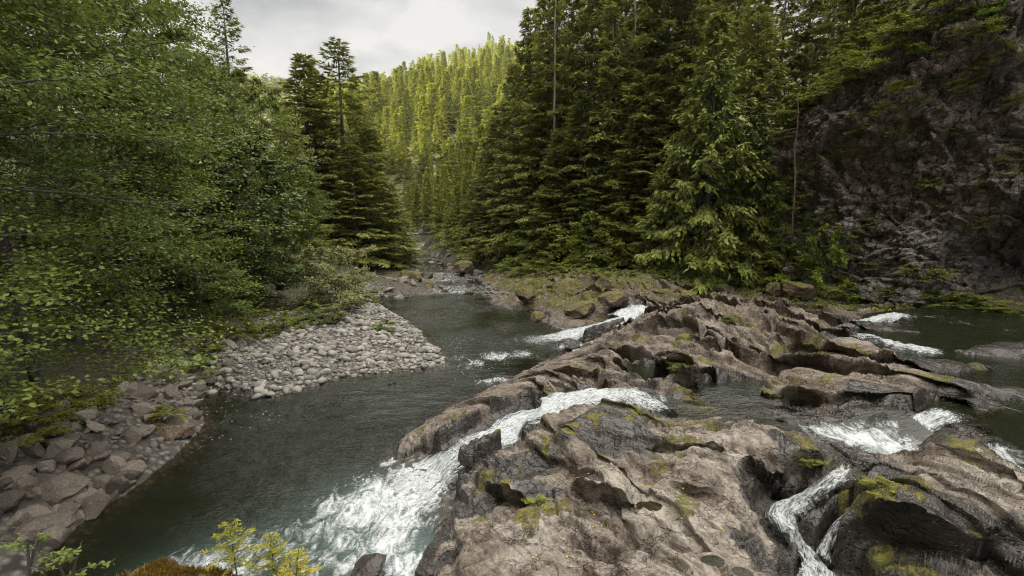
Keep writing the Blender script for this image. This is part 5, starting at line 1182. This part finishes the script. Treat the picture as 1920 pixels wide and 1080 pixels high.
# ------------------------------------------------------------------ boulders, cobbles and small things
def ico(sub):
    import bmesh
    b = bmesh.new(); bmesh.ops.create_icosphere(b, subdivisions=sub, radius=1); b.verts.ensure_lookup_table()
    V = np.array([v.co[:] for v in b.verts]); F = np.array([[v.index for v in f.verts] for f in b.faces]); b.free(); return V, F
ICO = {k: ico(k) for k in (1, 2, 3, 4)}
def boulder_mesh(seed, sub=4, planes=15, rough=0.05, flat=0.6, mossy=0.15, wetness=0.0):
    g = np.random.default_rng(seed); V, F = ICO[sub]; N = unit(g.normal(size=(planes, 3))); D = 0.62 + 0.38 * g.random(planes)
    q = V @ N.T; r = np.min(np.where(q > 0.05, D / np.maximum(q, 0.05), 9), 1); r = np.minimum(r, 1.25)
    W = V * r[:, None]
    n = fbm3(W[:, 0] * 2 + seed, W[:, 1] * 2, W[:, 2] * 2, 4, seed)
    W = W * (1 + rough * n + 0.3 * rough * fbm3(W[:, 0] * 8 + seed, W[:, 1] * 8, W[:, 2] * 8, 2, seed))[:, None] * np.array((1, 0.75 + 0.25 * g.random(), flat))
    return new_mesh('boulder', W, F, planes > 30, {'wet': np.full(len(W), wetness), 'moss': np.full(len(W), mossy) * (W[:, 2] > 0)})
def cobble_mesh(seed, sub=2):
    g = np.random.default_rng(seed); V, F = ICO[sub]
    W = V * (1 + 0.16 * fbm3(V[:, 0] * 1.2 + seed * 3.1, V[:, 1] * 1.2, V[:, 2] * 1.2, 2, seed))[:, None] * np.array((1, 0.7 + 0.25 * g.random(), 0.5 + 0.2 * g.random()))
    return W, F
def mat_cobble(name, a, b, sp):
    n = NT(name); p = n.pos(); oi = n.t.nodes.new('ShaderNodeObjectInfo')
    cell = n.attr('tone')
    c = n.mix(n.math('FRACT', n.math('ADD', oi.outputs['Random'], cell)), a, b)
    f = n.noise(n.coord('Object'), 9, 5, 0.7)
    c = n.mix(n.rng(f, 0.6, 0.4, 0, 0.5), c, tuple(x * 0.45 for x in a)); c = n.mix(n.rng(n.noise(p, 60, 2), 0.6, 0.7, 0, 0.5), c, sp)
    return n.done(n.n('BsdfPrincipled', Base__Color=c, Roughness=0.85, Normal=n.bump(f, 0.5, 0.03)))
M_COB = mat_cobble('pale_cobble', (0.10, 0.092, 0.08), (0.36, 0.335, 0.295), (0.44, 0.42, 0.385))
M_BLD = mat_cobble('boulder_stone', (0.10, 0.082, 0.067), (0.26, 0.22, 0.18), (0.36, 0.33, 0.29))
M_BROCK = mat_rock('brown_river_rock', True, (1.05, 0.95, 0.85))
br = np.random.default_rng(5)
def land(px, py, z0=0.8, n=10):
    z = z0
    for _ in range(n):
        p = P(px, py, z); z = 0.4 * z + 0.6 * float(np.clip(surf_z(p[0], p[1])[0], -1, 6))
    return P(px, py, z)
def land_many(px, py, n=9):
    z = np.full(len(px), 0.8); u = (px - 960) / FPX; v = (540 - py) / FPX
    for _ in range(n):
        t = (z - CAMZ) / (-math.sin(PITCH) + v * math.cos(PITCH)); x, y = u * t, (math.cos(PITCH) + v * math.sin(PITCH)) * t
        z = 0.4 * z + 0.6 * np.clip(surf_z(x, y), -0.6, 6)
    return np.stack([x, y, surf_z(x, y)], 1)
BM = [boulder_mesh(500 + i, 3, 14 + i, 0.05, 0.45 + 0.05 * (i % 5)) for i in range(9)]
def rock(me, mat, p, s, label, cat='boulder', group=None, name='boulder', tilt=0.55, sink=0.25):
    o = obj(name, me, mat, None, label, cat, group, None, (p[0], p[1], p[2] + s * (0.35 - sink)))
    o.rotation_euler = (br.normal(0, tilt), br.normal(0, tilt), br.random() * 6.28); o.scale = (s, s * (0.85 + 0.3 * br.random()), s * (0.8 + 0.4 * br.random())); return o
def sample_poly(poly, n):
    q = np.array(poly, float); out = []
    while len(out) < n:
        c = q.min(0) + (q.max(0) - q.min(0)) * br.random((n * 3, 2)); m = in_poly(c[:, 0], c[:, 1], q); out += list(c[m])
    return np.array(out[:n])
# boulder bank on the left
BANKP = [(0, 1030), (60, 1040), (150, 975), (260, 900), (300, 850), (375, 790), (360, 740), (400, 715), (440, 700), (420, 640), (330, 650), (250, 690), (150, 740), (60, 800), (0, 830)]
c = np.concatenate([sample_poly(BANKP, 190), sample_poly([(250, 700), (330, 650), (420, 620), (470, 640), (440, 700), (380, 745), (370, 790), (290, 760)], 100)]); p3 = land_many(c[:, 0], c[:, 1])
for k in range(len(c)):
    s = 0.10 + 0.34 * br.random() ** 2.6
    rock(BM[k % 9], M_BLD, p3[k], s, 'angular grey brown boulder in the jumble on the left bank', 'boulder', 'boulders heaped on the left bank')
for px, py, s, m, l in [(238, 893, .52, 3, 'flat topped brown boulder jutting furthest into the pool below the bank'), (212, 865, .40, 5, 'tilted block wedged behind the flat topped boulder at the pool edge'), (182, 850, .45, 1, 'pale sloping slab boulder above the flat topped one'), (110, 915, .55, 7, 'grey green lichen covered boulder among the bank stones'), (150, 940, .24, 2, 'small light grey stone block at the dark water edge'),
                        (85, 990, .60, 4, 'long grey stone slab lying along the waterline at the lower corner'), (20, 905, .35, 6, 'yellowish stone among the grey ones at the frame edge'), (265, 815, .40, 0, 'squarish stone beside the brown waterline rock'), (400, 712, .34, 8, 'dark flat stone at the start of the pale cobbles'), (345, 690, .45, 2, 'long brown slab below the olive bushes'), (330, 655, .5, 6, 'big dark grey block on the upper boulder bank')]:
    rock(BM[m], M_BLD, land(px, py), s, l, tilt=0.12)
rd = [boulder_mesh(540 + i, 4, 40, 0.10, 0.55, 0.35) for i in range(4)]
o = rock(rd[0], M_BROCK, land(325, 812), .62, 'smooth rounded brown rock at the waterline carrying a green bush', tilt=.05, sink=.3); o.scale = (.85, .55, .6); o.rotation_euler = (0, 0, 0.6)
wetb = [boulder_mesh(550 + i, 4, 22, 0.07, 0.65, 0.3, 0.9) for i in range(3)]
rock(wetb[0], M_BROCK, P(690, 1075, 0.1), .48, 'dark wet boulder in the foam at the bottom edge', tilt=.1)
rock(wetb[1], M_BROCK, P(1073, 648, 0.1), .55, 'dark mossy boulder at the foot of the far waterfall', tilt=.1)
rock(wetb[2], M_BROCK, P(878, 872, 0.15), .50, 'dark wet rock splitting the largest cascade', tilt=.1)
rock(wetb[0], M_BROCK, P(915, 848, 0.45), .34, 'smaller wet rock above the one splitting the largest cascade', tilt=.1)
rock(wetb[1], M_BROCK, P(800, 1075, 0.15), .26, 'small wet rock between the foam and the foreground slab', tilt=.1)
rock(wetb[2], M_BROCK, P(735, 722, -0.02), .18, 'small dark stone showing in the quiet pool off the cobbles', tilt=.1)
# stones along the upstream river
UPR = [(690, 560), (700, 530), (760, 520), (800, 500), (790, 480), (870, 490), (900, 520), (960, 545), (940, 558), (880, 552), (800, 548), (740, 556)]
c = sample_poly(UPR, 130); p3 = land_many(c[:, 0], c[:, 1])
for k in range(len(c)):
    s = (0.22 + 0.5 * br.random() ** 2) * p3[k, 1] / 55
    z = max(p3[k, 2], float(wz(p3[k, 1])) - 0.1); rock(BM[k % 9], M_BLD, (p3[k, 0], p3[k, 1], z), s, 'grey brown stone edging the stream above the pool', 'stone', 'stones edging the upstream river', name='river_stone')
mossb = [boulder_mesh(560 + i, 4, 26, 0.10, 0.6, 0.9) for i in range(4)]
for px, py, s, l in [(1065, 535, 1.5, 'big dark mossy rock capped with orange moss below the forest wall'), (1010, 590, .9, 'low mossy rock at the right edge of the far pool'), (1090, 575, 1.2, 'mossy rock beside the lip of the far waterfall'), (1150, 555, 1.2, 'brown lichen covered rock behind the far waterfall'), (985, 545, 1.0, 'mossy rock by the bright green bushes upstream'), (870, 495, 1.8, 'olive moss covered outcrop right of the narrow stream'), (770, 515, 1.8, 'large tan outcrop left of the narrow stream'), (725, 525, 1.5, 'reddish tan rock face behind the large willow'), (805, 528, 1.0, 'dark edged block at the tip of the tan outcrop'), (1240, 545, 1.0, 'pale brown hump behind the knobby crest'), (1290, 548, .8, 'whitish rock top on the shelf before the cedars')]:
    rock(mossb[int(px) % 4], M_BROCK, land(px, py + 8, 1.5), s, l, 'rock', name='rock', tilt=.08, sink=.3)
# ledge of pale stone at the cliff foot
for px, py, s, l in [(1650, 545, .9, 'rounded brown block at the cliff foot'), (1600, 548, .8, 'low brown block beside the rounded one at the cliff foot'), (1550, 550, 1.0, 'yellowish stained ledge block right of the big cedar'), (1500, 548, 1.0, 'tan ledge block under the vine maple'), (1450, 545, .9, 'mossy ledge block below the smaller cedar')]:
    rock(mossb[int(px) % 4], M_BROCK, land(px, py, 2.0), s, l, 'rock', name='rock', tilt=.05, sink=.2)
# cobbles of the gravel bar
BAR = [(385, 738), (335, 740), (345, 700), (400, 660), (445, 628), (480, 600), (560, 580), (650, 580), (690, 560), (730, 575), (775, 615), (815, 655), (842, 690), (745, 702), (640, 712), (575, 732), (520, 748), (470, 748)]
q = np.array(BAR, float); wpoly = land_many(q[:, 0], q[:, 1])
mn, mx = wpoly.min(0) - 1.2, wpoly.max(0) + 1.2; c = mn[:2] + (mx[:2] - mn[:2]) * br.random((16000, 2)); c = c[poly_sd(c[:, 0], c[:, 1], wpoly) + 0.5 * fbm2(c[:, 0] * .6, c[:, 1] * .6, 3, 151) + 0.35 * br.random(len(c)) ** 2 > 0.05]; c = c[surf_z(c[:, 0], c[:, 1]) > -0.16][:5600]
zz = surf_z(c[:, 0], c[:, 1]); siz = (0.045 + 0.17 * br.random(len(c)) ** 3.4) * (0.8 + 0.5 * sst(-0.3, 0.5, fbm2(c[:, 0] * .5, c[:, 1] * .5, 2, 152)))
order = np.argsort(-(siz / np.hypot(c[:, 0], c[:, 1])))
CB = []
for i in range(8):
    W, F = cobble_mesh(600 + i, 3); CB.append(new_mesh('cobble', W, F, True, {'tone': np.zeros(len(W))}))
for k in order[:285]:
    o = obj('cobble', CB[k % 8], M_COB, None, 'pale rounded cobble on the gravel bar', 'cobble', 'cobbles of the gravel bar', None, (c[k, 0], c[k, 1], zz[k] + siz[k] * 0.28))
    s = siz[k]; o.scale = (s, s, s); o.rotation_euler = (br.normal(0, .2), br.normal(0, .2), br.random() * 6.28)
VV, FF, TT, off = [], [], [], 0
low_c = [cobble_mesh(620 + i, 2 if i < 4 else 1) for i in range(8)]
for k in order[285:]:
    W, F = low_c[k % 4 + (0 if siz[k] > 0.085 else 4)]; a = br.random() * 6.28; R_ = np.array([[math.cos(a), -math.sin(a), 0], [math.sin(a), math.cos(a), 0], [0, 0, 1]])
    VV.append(W @ R_.T * siz[k] + np.array((c[k, 0], c[k, 1], zz[k] + siz[k] * 0.22))); FF.append(F + off); off += len(W); TT.append(np.full(len(W), br.random()))
obj('cobbles', new_mesh('cobbles', np.concatenate(VV), np.concatenate(FF), True, {'tone': np.concatenate(TT)}), M_COB, kind='stuff')
# undergrowth: low leaves over the banks
def undergrowth(polys, n, hgt, leaf, mat, name, seed):
    g = np.random.default_rng(seed); pts = []
    for poly, share in polys:
        cc = sample_poly(poly, int(n * share)); pts.append(land_many(cc[:, 0], cc[:, 1]))
    p = np.concatenate(pts); m = fbm2(p[:, 0] * 0.5, p[:, 1] * 0.5, 3, seed) + 0.35 * g.random(len(p)) > 0.05; p = p[m]
    K = np.repeat(np.arange(len(p)), 16); k = len(K); h = hgt * (0.4 + g.random(len(p)))[K]
    pos = p[K] + np.stack([g.normal(0, 0.6, k) * h, g.normal(0, 0.6, k) * h, g.random(k) * h], 1)
    Q = blades(pos, np.stack([g.normal(0, 1, k), g.normal(0, 1, k), g.normal(0.1, .4, k)], 1), np.stack([g.normal(0, .5, k), g.normal(0, .5, k), np.ones(k)], 1), leaf * (0.6 + 0.8 * g.random(k)), leaf * 0.6)
    obj(name, crown_mesh(name, Q, np.clip(0.2 + 0.5 * g.random(k) + 0.3 * (pos[:, 2] - p[K][:, 2]) / hgt, 0, 1)), mat, kind='stuff')
undergrowth([([(940, 560), (900, 505), (1000, 500), (1200, 512), (1440, 525), (1600, 540), (1600, 556), (1450, 545), (1200, 530), (1100, 530), (1000, 560)], .6), ([(840, 500), (880, 480), (930, 510), (900, 520)], .1), ([(745, 470), (740, 445), (860, 445), (900, 480), (860, 478), (800, 470)], .15), ([(1500, 545), (1700, 545), (1900, 570), (1900, 585), (1700, 565)], .3)], 1500, .28, .13, M_ALDERL, 'undergrowth', 31)
undergrowth([([(330, 610), (480, 570), (640, 540), (700, 520), (720, 560), (600, 580), (480, 600), (360, 660)], .7), ([(0, 850), (0, 760), (200, 720), (300, 650), (330, 660), (200, 760), (80, 830)], .3)], 1100, .2, .10, M_OLIVE, 'undergrowth', 32)
# fallen yellow leaves on the slab
lf = new_mesh('fallen_leaf', np.array([[0, 0, 0], [.5, .42, .08], [1.05, 0, .05], [.5, -.42, .12], [.45, 0, 0]]) * 0.055, np.array([[0, 4, 1], [1, 4, 2], [2, 4, 3], [3, 4, 0]]), False, {'tint': np.array([.9, .95, 1, .9, .9])})
M_YL = mat_leaf('yellow_fallen_leaf', (0.2, 0.15, 0.03), (0.32, 0.25, 0.07), None, .2)
c = sample_poly([(900, 990), (1050, 880), (1300, 860), (1400, 930), (1420, 1040), (1200, 1060), (950, 1060)], 40); p3 = land_many(c[:, 0], c[:, 1])
for p in p3:
    o = obj('fallen_leaf', lf, M_YL, None, 'yellow fallen leaf lying on the pale foreground slab', 'leaf', 'fallen leaves on the slab', None, (p[0], p[1], p[2] + 0.012)); o.rotation_euler = (br.normal(0, .2), br.normal(0, .2), br.random() * 6.28)
# mossy bank under the viewer, its seedling and twigs
gx, gy = np.meshgrid(np.linspace(-5.2, 1.5, 150), np.linspace(-2.5, 3.9, 130))
ed = 3.62 + 0.10 * fbm2(gx * 1.5, gy * 0, 3, 141) - 0.35 * sst(-1.9, -0.6, gx) - 0.25 * sst(-3.0, -3.8, gx)
bz = 4.10 + 0.16 * np.exp(-((gx + 2.75) / 0.45) ** 2) - 0.25 * sst(-2.2, -1.2, gx) - 0.15 * sst(-3.1, -4.2, gx) + 0.05 * fbm2(gx * 2.2, gy * 2.2, 4, 142)
bz = bz - 3.5 * np.maximum(gy - ed + 0.15, 0) ** 1.2 - 0.25 * sst(2.9, 1.5, gy)
obj('bank', grid_mesh('bank', gx, gy, bz, None, {'wet': np.zeros(gx.shape), 'moss': np.ones(gx.shape)}), M_ROCK, kind='structure')
def bank_z(x, y): return float(bz[np.abs(gy[:, 0] - y).argmin(), np.abs(gx[0] - x).argmin()])
g = np.random.default_rng(61); n = 15000
x = g.uniform(-3.5, -2.0, n); y = 3.62 - np.abs(g.normal(0, 0.22, n)); m = fbm2(x * 2.5, y * 2.5, 3, 143) > -0.25; x, y = x[m], y[m]; n = len(x)
zz = bz[np.rint((y + 2.5) / 6.4 * 129).astype(int), np.rint((x + 5.2) / 6.7 * 149).astype(int)]
Q = blades(np.stack([x, y, zz], 1), np.stack([g.normal(0, .5, n), g.normal(0, .5, n), np.ones(n) * .8], 1), g.normal(size=(n, 3)), 0.028 + 0.035 * g.random(n), 0.008)
obj('moss', crown_mesh('moss', Q, g.random(n)), M_MOSS, kind='stuff')
def seedling(px, tip, y, label, lean, seed, hh):
    g = np.random.default_rng(seed); t = PD(px, tip, y); z0 = t[2] - hh; base = np.array((t[0] - lean, y, z0))
    qq = np.linspace(0, 1, 8); stem = np.stack([lean * qq ** 1.5, 0 * qq, hh * qq], 1); lines = [(stem, 0.006 * (1 - qq * 0.7))]; B, D, T = [], [], []
    for k in range(26):
        u = 0.25 + 0.75 * k / 26; p = np.array([np.interp(u, qq, stem[:, j]) for j in range(3)]); a = k * 2.4; l = (0.05 + 0.22 * (1 - u) ** 0.8) * (0.7 + 0.6 * g.random()) * hh / 0.5
        d = np.array([math.cos(a), math.sin(a), 0.25]); lines.append((np.stack([p, p + d * l]), np.array([.0025, .0012])))
        for j in range(int(60 * l / 0.2) + 14):
            v = g.random(); B.append(p + d * l * v + np.array([0, 0, -0.03 * v * v])); D.append(d * .7 + np.array([-math.sin(a), math.cos(a), 0]) * g.choice([-1, 1]) + g.normal(0, .25, 3)); T.append(.2 + .4 * v + .45 * g.random())
    B, D = np.array(B), np.array(D); Q = blades(B, D, np.tile([0, 0, 1.0], (len(B), 1)) + g.normal(0, .4, B.shape), 0.022 + 0.014 * g.random(len(B)), 0.0075)
    plant('fir_seedling', (tubes_mesh('trunk', lines, 5), crown_mesh('crown', Q, np.clip(np.array(T), 0, 1))), (M_BARK, M_SEED), tuple(base), 0, 1, label, 'seedling')
seedling(428, 978, 3.45, 'young yellow green fir seedling with a thin dark stem at the bottom edge', -0.03, 71, .52)
seedling(560, 1030, 3.25, 'lower bushy yellow orange fir seedling beside the taller seedling', 0.05, 72, .42)
seedling(505, 1000, 3.7, 'small pale seedling tip standing between the two larger seedlings', -0.02, 73, .50)
for px, tip, y, l, s in [(40, 1000, 3.6, 'dark leafy sprig at the lower corner of the bank', 1), (120, 1020, 3.5, 'thin leafy sprig reaching over the water from the mossy bank', 2)]:
    t = PD(px, tip, y); me = broadleaf(700 + s, .42, .22, base=.3, limbs=6, tw=4, nleaf=7, leaf=.04, stems=2, layer=.5)
    plant('plant', me, (M_ABARK, M_ALDER), (t[0], y, t[2] - .42), 0, 1, l, 'plant')
# footbridge far upstream
bp = PD(772, 436, 101); fb = thing('footbridge', (bp[0], 101, bp[2] - 0.5), R(4), 1, 'dark plank footbridge with a thin rail crossing the stream far upstream', 'bridge')
def box(a, b):
    x0, y0, z0 = a; x1, y1, z1 = b; V = np.array([(x0, y0, z0), (x1, y0, z0), (x1, y1, z0), (x0, y1, z0), (x0, y0, z1), (x1, y0, z1), (x1, y1, z1), (x0, y1, z1)], float)
    return V, np.array([[0, 3, 2, 1], [4, 5, 6, 7], [0, 1, 5, 4], [1, 2, 6, 5], [2, 3, 7, 6], [3, 0, 4, 7]])
M_DW = mat_bark('dark_bridge_timber', (0.03, 0.026, 0.022), (0.08, 0.07, 0.06))
obj('deck', new_mesh('deck', *box((-5.2, -.8, 0), (5.2, .8, .45)), False), M_DW, fb)
for yy in (-.75, .75): obj('handrail', tubes_mesh('handrail', [(np.array([(-5.2, yy, 1.35), (5.2, yy, 1.35)]), np.array([.07, .07]))], 6), M_DW, fb)
for k in range(5):
    for yy in (-.75, .75): obj('post', new_mesh('post', *box((-5 + 2.5 * k - .05, yy - .05, .452), (-5 + 2.5 * k + .05, yy + .05, 1.3)), False), M_DW, fb)
# ------------------------------------------------------------------ valley air
if HAZE > 0:
    V_, F_ = box((-1000, -260, -12), (420, 960, 300))
    hm = bpy.data.materials.new('valley_air'); hm.use_nodes = True; t_ = hm.node_tree; t_.nodes.clear()
    o_ = t_.nodes.new('ShaderNodeOutputMaterial'); v_ = t_.nodes.new('ShaderNodeVolumePrincipled'); v_.inputs['Color'].default_value = (0.97, 0.97, 0.94, 1); v_.inputs['Density'].default_value = HAZE; v_.inputs['Anisotropy'].default_value = 0.3
    t_.links.new(v_.outputs[0], o_.inputs['Volume'])
    obj('haze', new_mesh('haze', V_, F_, False), hm, kind='stuff')
